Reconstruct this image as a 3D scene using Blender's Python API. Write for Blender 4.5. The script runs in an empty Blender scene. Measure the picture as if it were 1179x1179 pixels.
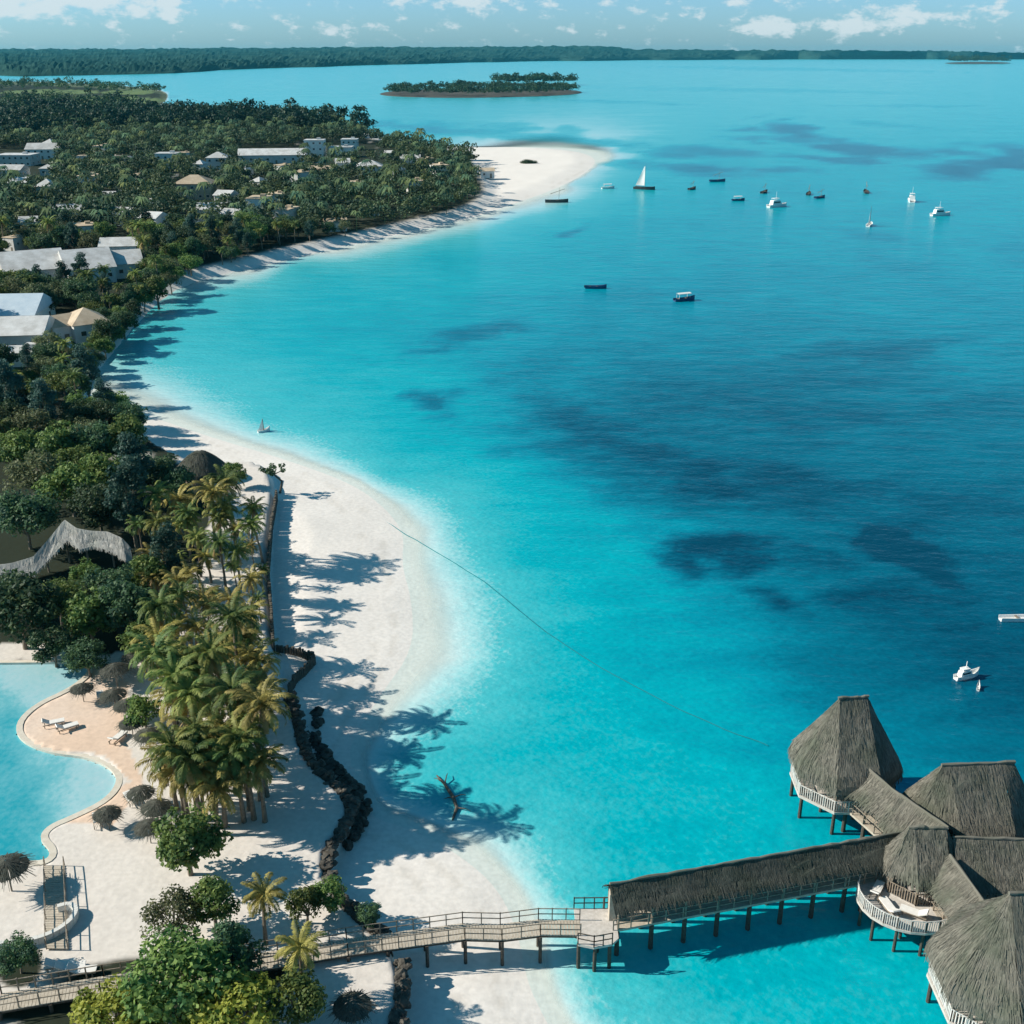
import bpy, math, random
import numpy as np
from mathutils import Vector, Matrix

# ---------------------------------------------------------------- camera, sky, sun, exposure
sc = bpy.context.scene
COL = sc.collection
CAM_H = 60.0
FPX, IMG, HORIZON = 1264.0, 1179.0, 60.0        # focal length and frame in photo pixels
PITCH = math.atan((IMG / 2 - HORIZON) / FPX)
cd = bpy.data.cameras.new('camera')
cam = bpy.data.objects.new('camera', cd)
COL.objects.link(cam)
cam.location = (0, 0, CAM_H)
cam.rotation_euler = (math.pi / 2 - PITCH, 0, 0)
cd.sensor_width = 36.0
cd.sensor_fit = 'HORIZONTAL'
cd.lens = 36.0 * FPX / IMG
cd.clip_start = 0.5
cd.clip_end = 60000
sc.camera = cam
sc.view_settings.view_transform = 'Standard'
sc.view_settings.look = 'None'
sc.view_settings.gamma = 1.0
sc.view_settings.exposure = 0.42

SUN_ELEV = math.radians(33)
SUN_AZ = math.radians(271)                        # the sun stands left of the camera
world = bpy.data.worlds.new('World')
sc.world = world
world.use_nodes = True
wn, wl = world.node_tree.nodes, world.node_tree.links
wn.clear()
def N(nodes, t, **kw):
    n = nodes.new(t)
    for k, v in kw.items():
        setattr(n, k, v)
    return n
w_out = N(wn, 'ShaderNodeOutputWorld')
w_bg = N(wn, 'ShaderNodeBackground')
w_bg.inputs['Strength'].default_value = 0.078
sky = N(wn, 'ShaderNodeTexSky', sky_type='NISHITA')
sky.sun_disc = False
sky.sun_elevation = SUN_ELEV
sky.sun_rotation = SUN_AZ
sky.altitude = 0
sky.air_density = 1.0
sky.dust_density = 0.6
sky.ozone_density = 2.0
tint = N(wn, 'ShaderNodeMix', data_type='RGBA', blend_type='MULTIPLY')
tint.inputs[0].default_value = 1.0
wl.new(sky.outputs[0], tint.inputs[6])
# low cumulus near the horizon: noise on the sky dome (azimuth, elevation)
tc = N(wn, 'ShaderNodeTexCoord')
sep = N(wn, 'ShaderNodeSeparateXYZ')
wl.new(tc.outputs['Generated'], sep.inputs[0])
def wmath(op, a, b=None, c=None):
    n = N(wn, 'ShaderNodeMath', operation=op)
    for i, v in enumerate((a, b, c)):
        if v is None: continue
        if isinstance(v, (int, float)): n.inputs[i].default_value = v
        else: wl.new(v, n.inputs[i])
    return n.outputs[0]
az = wmath('ARCTAN2', sep.outputs[0], sep.outputs[1])
el = wmath('ARCSINE', sep.outputs[2])
# warm low sky is cooled at the horizon, the upper sky stays teal
hgt = N(wn, 'ShaderNodeMapRange', interpolation_type='SMOOTHSTEP')
wl.new(el, hgt.inputs[0])
hgt.inputs[1].default_value = math.radians(2.0); hgt.inputs[2].default_value = math.radians(13)
tcol = N(wn, 'ShaderNodeMix', data_type='RGBA')
wl.new(hgt.outputs[0], tcol.inputs[0])
tcol.inputs[6].default_value = (0.62, 1.10, 1.7, 1); tcol.inputs[7].default_value = (0.24, 0.80, 0.86, 1)
wl.new(tcol.outputs[2], tint.inputs[7])
comb = N(wn, 'ShaderNodeCombineXYZ')
wl.new(wmath('MULTIPLY', az, 40.0), comb.inputs[0])
wl.new(wmath('MULTIPLY', el, 75.0), comb.inputs[1])
cn = N(wn, 'ShaderNodeTexNoise')
cn.inputs['Scale'].default_value = 1.15
cn.inputs['Detail'].default_value = 7
cn.inputs['Roughness'].default_value = 0.62
wl.new(comb.outputs[0], cn.inputs['Vector'])
def blob(a0, e0, wa, we, s):
    a = wmath('DIVIDE', wmath('SUBTRACT', az, math.radians(a0)), math.radians(wa))
    e = wmath('DIVIDE', wmath('SUBTRACT', el, math.radians(e0)), math.radians(we))
    d = wmath('ADD', wmath('MULTIPLY', a, a), wmath('MULTIPLY', e, e))
    return wmath('MULTIPLY', wmath('EXPONENT', wmath('MULTIPLY', d, -1.0)), s)
mask = blob(-22, 2.15, 5.0, 0.75, 0.5)
for b in ((-24.5, 2.2, 2.0, 0.8, 0.35), (-18.2, 2.5, 1.0, 0.6, 0.4), (-16.0, 1.9, 0.6, 0.5, 0.35), (12.0, 1.15, 1.2, 0.6, 0.46),
          (15.8, 1.2, 1.8, 0.55, 0.42), (18.8, 1.4, 1.3, 0.4, 0.3), (-2.0, 2.2, 2.2, 0.35, 0.3), (-8, 0.9, 2.0, 0.35, 0.22), (21, 1.6, 3.0, 0.4, 0.2), (3, 0.8, 4, 0.3, 0.1), (-6, 1.7, 30, 0.9, 0.10), (8, 2.4, 20, 0.6, 0.09)):
    mask = wmath('ADD', mask, blob(*b))
cover = wmath('ADD', wmath('MULTIPLY', wmath('SUBTRACT', cn.outputs[0], 0.5), 2.6), wmath('SUBTRACT', wmath('MULTIPLY', mask, 1.35), 0.26))
cr = N(wn, 'ShaderNodeMapRange', interpolation_type='SMOOTHSTEP')
wl.new(cover, cr.inputs[0])
cr.inputs[1].default_value = -0.06
cr.inputs[2].default_value = 0.42
cr.inputs[4].default_value = 0.85
cloudcol = N(wn, 'ShaderNodeMix', data_type='RGBA')
wl.new(cr.outputs[0], cloudcol.inputs[0])
wl.new(tint.outputs[2], cloudcol.inputs[6])
cloudcol.inputs[7].default_value = (6.6, 7.6, 8.0, 1)
wl.new(cloudcol.outputs[2], w_bg.inputs['Color'])
wl.new(w_bg.outputs[0], w_out.inputs['Surface'])

sd = bpy.data.lights.new('sun', 'SUN')
sd.energy = 5.0
sd.angle = math.radians(0.5)
sd.color = (1.0, 0.92, 0.80)
sun = bpy.data.objects.new('sun', sd)
COL.objects.link(sun)
sdir = Vector((math.sin(SUN_AZ) * math.cos(SUN_ELEV), math.cos(SUN_AZ) * math.cos(SUN_ELEV), math.sin(SUN_ELEV)))
sun.rotation_euler = (-sdir).to_track_quat('-Z', 'Y').to_euler()
sun.location = (0, 0, 200)

random.seed(7)
rng = np.random.default_rng(11)

# ---------------------------------------------------------------- photo pixel <-> ground helpers
CP, SP = math.cos(PITCH), math.sin(PITCH)
def G(px, py, z=0.0):
    """world point at height z seen at a photo pixel (works on arrays)"""
    px = np.asarray(px, float); py = np.asarray(py, float)
    u = (px - IMG / 2) / FPX; v = (IMG / 2 - py) / FPX
    dx, dy, dz = u, CP + v * SP, -SP + v * CP
    t = (z - CAM_H) / dz
    return np.stack([dx * t, dy * t, np.zeros_like(t) + z], -1)
def GV(px, py, z=0.0):
    return Vector([float(c) for c in G(px, py, z)])
def PX(x, y, z=0.0):
    """photo pixel of a world point (arrays)"""
    zz = np.asarray(z, float) - CAM_H
    fw = y * CP - zz * SP; up = y * SP + zz * CP
    fw = np.maximum(fw, 1e-3)
    return IMG / 2 + FPX * x / fw, IMG / 2 - FPX * up / fw
def inside(poly, x, y):
    r = np.zeros(x.shape, bool)
    n = len(poly); j = n - 1
    for i in range(n):
        xi, yi = poly[i][:2]; xj, yj = poly[j][:2]
        if yi != yj:
            c = ((yi > y) != (yj > y)) & (x < (xj - xi) * (y - yi) / (yj - yi) + xi)
            r ^= c
        j = i
    return r
def pdist(poly, x, y, closed=True):
    d = np.full(x.shape, 1e18)
    n = len(poly)
    for i in range(n if closed else n - 1):
        ax, ay = poly[i][:2]; bx, by = poly[(i + 1) % n][:2]
        ex, ey = bx - ax, by - ay
        L = ex * ex + ey * ey + 1e-12
        t = np.clip(((x - ax) * ex + (y - ay) * ey) / L, 0, 1)
        d = np.minimum(d, (x - ax - t * ex) ** 2 + (y - ay - t * ey) ** 2)
    return np.sqrt(d)
def sdist(poly, x, y):
    d = pdist(poly, x, y)
    return np.where(inside(poly, x, y), d, -d)
def sstep(a, b, x):
    t = np.clip((x - a) / (b - a), 0, 1)
    return t * t * (3 - 2 * t)
def smooth_poly(pts, it=2, closed=True):
    p = [tuple(map(float, q)) for q in pts]
    for _ in range(it):
        o = []
        n = len(p)
        if not closed: o.append(p[0])
        for i in range(n if closed else n - 1):
            a, b = p[i], p[(i + 1) % n]
            o.append(tuple(.75 * a[k] + .25 * b[k] for k in range(len(a))))
            o.append(tuple(.25 * a[k] + .75 * b[k] for k in range(len(a))))
        if not closed: o.append(p[-1])
        p = o
    return p
def wpoly(px, z, it=2, closed=True):
    p = smooth_poly(px, it, closed)
    g = G([q[0] for q in p], [q[1] for q in p], z)
    return [tuple(r) for r in g]
def vnoise(x, y, s, seed=0):
    """smooth value noise for arrays"""
    x = np.asarray(x) / s + seed * 17.3; y = np.asarray(y) / s - seed * 9.1
    xi = np.floor(x).astype(np.int64); yi = np.floor(y).astype(np.int64)
    fx = x - xi; fy = y - yi
    fx = fx * fx * (3 - 2 * fx); fy = fy * fy * (3 - 2 * fy)
    def h(a, b):
        n = (a * 374761393 + b * 668265263 + seed * 2147483) & 0x7fffffff
        n = ((n ^ (n >> 13)) * 1274126177) & 0x7fffffff
        return ((n ^ (n >> 16)) & 0xffff) / 65535.0
    return (h(xi, yi) * (1 - fx) + h(xi + 1, yi) * fx) * (1 - fy) + (h(xi, yi + 1) * (1 - fx) + h(xi + 1, yi + 1) * fx) * fy
def fbm(x, y, s, seed=0, o=4):
    r = 0; a = 1; t = 0
    for k in range(o):
        r = r + a * vnoise(x, y, s / 2 ** k, seed + k); t += a; a *= .5
    return r / t

# ---------------------------------------------------------------- mesh builder
class MB:
    def __init__(self):
        self.v = []; self.f = []; self.uv = []; self.n = 0
    def add(self, vs, fs, uvs=None):
        o = self.n
        self.v.extend([tuple(map(float, p)) for p in vs]); self.n += len(vs)
        for k, f in enumerate(fs):
            self.f.append(tuple(i + o for i in f))
            self.uv.append(uvs[k] if uvs else None)
        return self
    def box(self, c, s, rz=0.0):
        x, y, z = c; a, b, h = s[0] / 2, s[1] / 2, s[2] / 2
        C, S = math.cos(rz), math.sin(rz)
        vs = [(x + C * i * a - S * j * b, y + S * i * a + C * j * b, z + k * h) for k in (-1, 1) for j in (-1, 1) for i in (-1, 1)]
        return self.add(vs, [(0, 2, 3, 1), (4, 5, 7, 6), (0, 1, 5, 4), (2, 6, 7, 3), (0, 4, 6, 2), (1, 3, 7, 5)])
    def beam(self, p, q, w, h):
        p, q = Vector(p), Vector(q)
        d = (q - p).normalized()
        s = d.cross(Vector((0, 0, 1)))
        s = s.normalized() if s.length > 1e-4 else Vector((1, 0, 0))
        u = s.cross(d)
        vs = []
        for e in (p, q):
            for i, j in ((-1, -1), (1, -1), (1, 1), (-1, 1)):
                vs.append(e + s * i * w / 2 + u * j * h / 2)
        return self.add(vs, [(0, 1, 2, 3), (4, 7, 6, 5), (0, 4, 5, 1), (1, 5, 6, 2), (2, 6, 7, 3), (3, 7, 4, 0)])
    def tube(self, pts, rs, n=6, cap=True):
        pts = [Vector(p) for p in pts]
        if not isinstance(rs, (list, tuple)): rs = [rs] * len(pts)
        vs, fs = [], []
        for i, p in enumerate(pts):
            d = (pts[min(i + 1, len(pts) - 1)] - pts[max(i - 1, 0)]).normalized()
            a = d.cross(Vector((0.31, 0.95, 0.05)))
            if a.length < .2: a = d.cross(Vector((1, 0, 0)))
            a.normalize(); b = d.cross(a)
            for k in range(n):
                t = 2 * math.pi * k / n
                vs.append(p + a * math.cos(t) * rs[i] + b * math.sin(t) * rs[i])
        for i in range(len(pts) - 1):
            for k in range(n):
                fs.append((i * n + k, i * n + (k + 1) % n, (i + 1) * n + (k + 1) % n, (i + 1) * n + k))
        if cap:
            fs.append(tuple(range(n))[::-1]); fs.append(tuple(range((len(pts) - 1) * n, len(pts) * n)))
        return self.add(vs, fs)
    def lathe(self, prof, c=(0, 0, 0), n=16, sx=1.0, sy=1.0, wob=0.0):
        vs, fs = [], []
        for r, z in prof:
            for k in range(n):
                t = 2 * math.pi * k / n
                w = 1 + wob * random.uniform(-1, 1)
                vs.append((c[0] + r * w * sx * math.cos(t), c[1] + r * w * sy * math.sin(t), c[2] + z))
        for i in range(len(prof) - 1):
            for k in range(n):
                fs.append((i * n + k, i * n + (k + 1) % n, (i + 1) * n + (k + 1) % n, (i + 1) * n + k))
        fs.append(tuple(range(n))[::-1]); fs.append(tuple(range((len(prof) - 1) * n, len(prof) * n)))
        return self.add(vs, fs)
    def slab(self, poly, z0, z1):
        n = len(poly)
        a2 = sum(poly[i][0] * poly[(i + 1) % n][1] - poly[(i + 1) % n][0] * poly[i][1] for i in range(n))
        p = list(poly) if a2 > 0 else list(poly)[::-1]
        vs = [(q[0], q[1], z0) for q in p] + [(q[0], q[1], z1) for q in p]
        fs = [tuple(range(n - 1, -1, -1)), tuple(range(n, 2 * n))]
        fs += [(i, (i + 1) % n, n + (i + 1) % n, n + i) for i in range(n)]
        return self.add(vs, fs)
    def blob(self, c, r, sub=2, wob=.25, squash=1.0):
        vs, fs = ICO[sub]
        sd_ = random.random() * 99
        o = []
        for v in vs:
            w = 1 + wob * (math.sin(v[0] * 3.1 + sd_) * math.sin(v[1] * 2.7 + sd_ * 1.3) + .6 * math.sin(v[2] * 4.3 + sd_ * .7))
            o.append((c[0] + v[0] * r[0] * w, c[1] + v[1] * r[1] * w, c[2] + v[2] * r[2] * w * squash))
        return self.add(o, fs)
    def build(self, name, mat, parent=None, smooth=False, loc=None):
        me = bpy.data.meshes.new(name)
        v = self.v
        if loc is not None:
            v = [(a - loc[0], b - loc[1], c - loc[2]) for a, b, c in v]
        me.from_pydata(v, [], self.f)
        if any(u is not None for u in self.uv):
            ul = me.uv_layers.new(name='UVMap')
            k = 0
            for f, u in zip(self.f, self.uv):
                for i in range(len(f)):
                    ul.data[k].uv = u[i] if u else (0, 0)
                    k += 1
        if smooth:
            me.polygons.foreach_set('use_smooth', [True] * len(me.polygons))
        me.materials.append(mat)
        o = bpy.data.objects.new(name, me)
        COL.objects.link(o)
        if parent is not None: o.parent = parent
        if loc is not None and parent is None: o.location = loc
        return o
def _ico(sub):
    import bmesh
    b = bmesh.new()
    bmesh.ops.create_icosphere(b, subdivisions=sub, radius=1)
    b.verts.ensure_lookup_table()
    r = ([tuple(v.co) for v in b.verts], [tuple(v.index for v in f.verts) for f in b.faces])
    b.free()
    return r
ICO = {1: _ico(1), 2: _ico(2), 3: _ico(3)}
def quad_mesh(name, V, mat, parent=None, smooth=False, attrs=None):
    """V: (n,4,3) array of loose quads"""
    n = len(V)
    me = bpy.data.meshes.new(name)
    me.vertices.add(n * 4); me.loops.add(n * 4); me.polygons.add(n)
    me.vertices.foreach_set('co', V.reshape(-1).astype(np.float32))
    me.loops.foreach_set('vertex_index', np.arange(n * 4, dtype=np.int32))
    me.polygons.foreach_set('loop_start', np.arange(0, n * 4, 4, dtype=np.int32))
    me.polygons.foreach_set('loop_total', np.full(n, 4, np.int32))
    me.update()
    if attrs is not None:
        a = me.color_attributes.new('tone', 'FLOAT_COLOR', 'POINT')
        a.data.foreach_set('color', np.repeat(attrs, 4, axis=0).astype(np.float32).reshape(-1))
    me.materials.append(mat)
    o = bpy.data.objects.new(name, me)
    COL.objects.link(o)
    if parent is not None: o.parent = parent
    return o
def grid_mesh(name, P, mat, attrs, smooth=True):
    """P: (r,c,3) grid; attrs: dict name -> (r,c) float or (r,c,4) colour"""
    r, c = P.shape[:2]
    me = bpy.data.meshes.new(name)
    me.vertices.add(r * c)
    me.vertices.foreach_set('co', P.reshape(-1).astype(np.float32))
    i = np.arange(r * c).reshape(r, c)
    q = np.stack([i[:-1, :-1], i[:-1, 1:], i[1:, 1:], i[1:, :-1]], -1).reshape(-1, 4)
    n = len(q)
    me.loops.add(n * 4); me.polygons.add(n)
    me.loops.foreach_set('vertex_index', q.reshape(-1).astype(np.int32))
    me.polygons.foreach_set('loop_start', np.arange(0, n * 4, 4, dtype=np.int32))
    me.polygons.foreach_set('loop_total', np.full(n, 4, np.int32))
    me.polygons.foreach_set('use_smooth', np.full(n, smooth))
    me.update()
    for k, a in attrs.items():
        if a.ndim == 3:
            t = me.color_attributes.new(k, 'FLOAT_COLOR', 'POINT')
            t.data.foreach_set('color', a.astype(np.float32).reshape(-1))
        else:
            t = me.attributes.new(k, 'FLOAT', 'POINT')
            t.data.foreach_set('value', a.astype(np.float32).reshape(-1))
    me.materials.append(mat)
    o = bpy.data.objects.new(name, me)
    COL.objects.link(o)
    return o
def tag(o, label=None, cat=None, group=None, kind=None):
    if label: o['label'] = label
    if cat: o['category'] = cat
    if group: o['group'] = group
    if kind: o['kind'] = kind
    return o
def thing(name, label, cat, loc=(0, 0, 0), rz=0.0, group=None):
    o = bpy.data.objects.new(name, None)
    COL.objects.link(o)
    o.empty_display_size = .3
    o.location = loc; o.rotation_euler = (0, 0, rz)
    return tag(o, label, cat, group)
def dup(root, loc, rz=0.0, s=1.0, label=None, group=None):
    r = root.copy(); COL.objects.link(r)
    r.location = loc; r.rotation_euler = (0, 0, rz); r.scale = (s, s, s) if isinstance(s, (int, float)) else s
    if label: r['label'] = label
    if group: r['group'] = group
    for ch in list(root.children):
        c = ch.copy(); COL.objects.link(c); c.parent = r
        for g in list(ch.children):
            d = g.copy(); COL.objects.link(d); d.parent = c
    return r

# ---------------------------------------------------------------- materials
def mat_base(name):
    m = bpy.data.materials.new(name)
    m.use_nodes = True
    n, l = m.node_tree.nodes, m.node_tree.links
    return m, n, l, n['Principled BSDF']
def noisy(name, c1, c2, scale=1.0, rough=.8, detail=5, bump=0.0, bscale=None, coord='Object', stretch=(1, 1, 1), spec=.3, per_object=0.0):
    m, n, l, p = mat_base(name)
    t = N(n, 'ShaderNodeTexCoord'); mp = N(n, 'ShaderNodeMapping')
    mp.inputs['Scale'].default_value = stretch
    l.new(t.outputs[coord], mp.inputs[0])
    x = N(n, 'ShaderNodeTexNoise')
    x.inputs['Scale'].default_value = scale; x.inputs['Detail'].default_value = detail
    x.inputs['Roughness'].default_value = .65
    l.new(mp.outputs[0], x.inputs['Vector'])
    r = N(n, 'ShaderNodeMapRange'); r.inputs[1].default_value = .3; r.inputs[2].default_value = .7
    l.new(x.outputs[0], r.inputs[0])
    mx = N(n, 'ShaderNodeMix', data_type='RGBA')
    l.new(r.outputs[0], mx.inputs[0])
    mx.inputs[6].default_value = (*c1, 1); mx.inputs[7].default_value = (*c2, 1)
    last = mx.outputs[2]
    if per_object:
        oi = N(n, 'ShaderNodeObjectInfo'); hs = N(n, 'ShaderNodeHueSaturation')
        rr = N(n, 'ShaderNodeMapRange'); rr.inputs[3].default_value = 1 - per_object; rr.inputs[4].default_value = 1 + per_object
        l.new(oi.outputs['Random'], rr.inputs[0]); l.new(rr.outputs[0], hs.inputs['Value']); l.new(last, hs.inputs['Color'])
        last = hs.outputs[0]
    l.new(last, p.inputs['Base Color'])
    p.inputs['Roughness'].default_value = rough
    p.inputs['Specular IOR Level'].default_value = spec
    if bump:
        b = N(n, 'ShaderNodeBump'); b.inputs['Strength'].default_value = bump; b.inputs['Distance'].default_value = .05
        y = N(n, 'ShaderNodeTexNoise'); y.inputs['Scale'].default_value = bscale or scale * 4; y.inputs['Detail'].default_value = 4
        l.new(mp.outputs[0], y.inputs['Vector']); l.new(y.outputs[0], b.inputs['Height']); l.new(b.outputs[0], p.inputs['Normal'])
    return m
def leaf_mat(name, c1, c2, scale=.9, vary=.35, trans=.35, attr=None):
    """leaves: colour differs from clump to clump and tree to tree, light passes through"""
    m, n, l, p = mat_base(name)
    t = N(n, 'ShaderNodeTexCoord')
    x = N(n, 'ShaderNodeTexNoise'); x.inputs['Scale'].default_value = scale; x.inputs['Detail'].default_value = 3
    l.new(t.outputs['Object'], x.inputs['Vector'])
    r = N(n, 'ShaderNodeMapRange'); r.inputs[1].default_value = .35; r.inputs[2].default_value = .65
    l.new(x.outputs[0], r.inputs[0])
    mx = N(n, 'ShaderNodeMix', data_type='RGBA')
    l.new(r.outputs[0], mx.inputs[0]); mx.inputs[6].default_value = (*c1, 1); mx.inputs[7].default_value = (*c2, 1)
    last = mx.outputs[2]
    if attr:
        a = N(n, 'ShaderNodeVertexColor', layer_name=attr)
        mu = N(n, 'ShaderNodeMix', data_type='RGBA', blend_type='MULTIPLY'); mu.inputs[0].default_value = 1
        l.new(last, mu.inputs[6]); l.new(a.outputs[0], mu.inputs[7]); last = mu.outputs[2]
    oi = N(n, 'ShaderNodeObjectInfo'); hs = N(n, 'ShaderNodeHueSaturation')
    rr = N(n, 'ShaderNodeMapRange'); rr.inputs[3].default_value = 1 - vary; rr.inputs[4].default_value = 1 + vary
    rh = N(n, 'ShaderNodeMapRange'); rh.inputs[3].default_value = .5 - .04 * vary; rh.inputs[4].default_value = .5 + .08 * vary
    l.new(oi.outputs['Random'], rr.inputs[0]); l.new(rr.outputs[0], hs.inputs['Value'])
    l.new(oi.outputs['Random'], rh.inputs[0]); l.new(rh.outputs[0], hs.inputs['Hue'])
    l.new(last, hs.inputs['Color'])
    p.inputs['Roughness'].default_value = .6; p.inputs['Specular IOR Level'].default_value = .25
    l.new(hs.outputs[0], p.inputs['Base Color'])
    tr = N(n, 'ShaderNodeBsdfTranslucent'); l.new(hs.outputs[0], tr.inputs[0])
    ms = N(n, 'ShaderNodeMixShader'); ms.inputs[0].default_value = trans
    l.new(p.outputs[0], ms.inputs[1]); l.new(tr.outputs[0], ms.inputs[2])
    l.new(ms.outputs[0], n['Material Output'].inputs[0])
    return m
def thatch_mat(name, c1, c2, c3):
    """dry palm thatch: strands run down the slope (UV v), weathered patches"""
    m, n, l, p = mat_base(name)
    t = N(n, 'ShaderNodeTexCoord'); mp = N(n, 'ShaderNodeMapping'); mp.inputs['Scale'].default_value = (5.0, .55, 1)
    l.new(t.outputs['UV'], mp.inputs[0])
    x = N(n, 'ShaderNodeTexNoise'); x.inputs['Scale'].default_value = 1.6; x.inputs['Detail'].default_value = 6; x.inputs['Roughness'].default_value = .75
    l.new(mp.outputs[0], x.inputs['Vector'])
    r = N(n, 'ShaderNodeMapRange'); r.inputs[1].default_value = .3; r.inputs[2].default_value = .7
    l.new(x.outputs[0], r.inputs[0])
    mx = N(n, 'ShaderNodeMix', data_type='RGBA'); l.new(r.outputs[0], mx.inputs[0])
    mx.inputs[6].default_value = (*c1, 1); mx.inputs[7].default_value = (*c2, 1)
    y = N(n, 'ShaderNodeTexNoise'); y.inputs['Scale'].default_value = .45; y.inputs['Detail'].default_value = 5
    l.new(t.outputs['Object'], y.inputs['Vector'])
    r2 = N(n, 'ShaderNodeMapRange'); r2.inputs[1].default_value = .45; r2.inputs[2].default_value = .68; r2.inputs[4].default_value = .75
    l.new(y.outputs[0], r2.inputs[0])
    m2 = N(n, 'ShaderNodeMix', data_type='RGBA'); l.new(r2.outputs[0], m2.inputs[0])
    l.new(mx.outputs[2], m2.inputs[6]); m2.inputs[7].default_value = (*c3, 1)
    l.new(m2.outputs[2], p.inputs['Base Color'])
    p.inputs['Roughness'].default_value = .9; p.inputs['Specular IOR Level'].default_value = .15
    b = N(n, 'ShaderNodeBump'); b.inputs['Strength'].default_value = .9; b.inputs['Distance'].default_value = .12
    l.new(x.outputs[0], b.inputs['Height']); l.new(b.outputs[0], p.inputs['Normal'])
    return m
M = {}
M['thatch'] = thatch_mat('weathered_thatch', (.045, .048, .04), (.30, .28, .235), (.10, .115, .085))
M['thatch_dark'] = thatch_mat('dark_thatch', (.03, .035, .03), (.15, .15, .125), (.06, .072, .054))
M['thatch_pale'] = thatch_mat('pale_thatch', (.34, .33, .30), (.56, .54, .50), (.38, .38, .33))
M['wood'] = noisy('weathered_wood', (.16, .13, .10), (.34, .29, .23), 3, .8, bump=.2)
M['deck'] = noisy('deck_boards', (.38, .33, .26), (.54, .48, .40), 4, .75, bump=.15, stretch=(1, 1, 1))
M['rail_white'] = noisy('worn_white_rail', (.50, .48, .45), (.70, .68, .65), 3, .6)
M['white_deck'] = noisy('pale_deck_boards', (.44, .41, .37), (.62, .58, .54), 4, .7)
M['pile'] = noisy('wet_timber', (.04, .035, .03), (.11, .09, .07), 5, .7)
M['white'] = noisy('white_paint', (.74, .74, .72), (.82, .82, .80), 2, .45)
M['wall'] = noisy('white_plaster', (.60, .60, .57), (.76, .75, .72), .6, .8, per_object=.12)
M['roof_white'] = noisy('white_sheet_roof', (.40, .39, .37), (.66, .66, .65), .35, .5, per_object=.15)
M['roof_blue'] = noisy('pale_blue_sheet_roof', (.42, .52, .60), (.56, .64, .70), .5, .5)
M['roof_tan'] = noisy('tan_roof', (.42, .33, .23), (.60, .49, .36), .5, .8, per_object=.1)
M['glass'] = noisy('window_glass', (.02, .035, .04), (.04, .06, .07), 1, .1, spec=.6)
M['rock'] = noisy('dark_coral_rock', (.022, .022, .021), (.13, .118, .098), 1.6, .9, bump=.7, bscale=4)
M['bark'] = noisy('bark', (.12, .095, .07), (.26, .22, .17), 3, .9)
M['dead_wood'] = noisy('grey_dead_wood', (.07, .065, .055), (.14, .125, .10), 3, .9)
M['leaf_dark'] = leaf_mat('dark_leaves', (.026, .072, .044), (.105, .17, .068))
M['leaf_mid'] = leaf_mat('green_leaves', (.05, .11, .035), (.21, .26, .065))
M['leaf_olive'] = leaf_mat('olive_leaves', (.07, .095, .045), (.20, .21, .10))
M['leaf_blue'] = leaf_mat('feathery_blue_green_leaves', (.022, .07, .055), (.07, .13, .095))
M['leaf_lime'] = leaf_mat('yellow_green_leaves', (.14, .19, .03), (.44, .45, .08), vary=.12)
M['leaf_palm'] = leaf_mat('palm_leaves', (.08, .145, .036), (.38, .39, .11), vary=.25)
M['leaf_palm_gold'] = leaf_mat('golden_palm_leaves', (.15, .14, .04), (.50, .42, .13), vary=.2)
M['leaf_palm_dark'] = leaf_mat('dark_palm_leaves', (.05, .11, .036), (.20, .25, .07), vary=.25)
M['frond_dead'] = leaf_mat('dry_fronds', (.28, .20, .09), (.46, .35, .16), vary=.2)
M['leaf_wood'] = leaf_mat('woodland_leaves', (.024, .062, .042), (.105, .150, .068), scale=.16, vary=0, attr='tone', trans=.25)
M['hull_dark'] = noisy('dark_hull', (.03, .035, .04), (.07, .07, .075), 2, .5)
M['hull_blue'] = noisy('blue_hull', (.02, .06, .14), (.04, .10, .20), 2, .45)
M['sail'] = noisy('sail_cloth', (.72, .72, .70), (.80, .80, .78), 2, .8)
M['rope'] = noisy('wet_rope', (.0, .16, .20), (.01, .20, .24), 4, .9)
M['coping'] = noisy('pool_coping', (.60, .54, .45), (.74, .68, .58), 2, .7)
M['cushion'] = noisy('white_cushion', (.70, .68, .64), (.80, .78, .75), 3, .9)
M['straw'] = M['thatch_dark']
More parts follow.
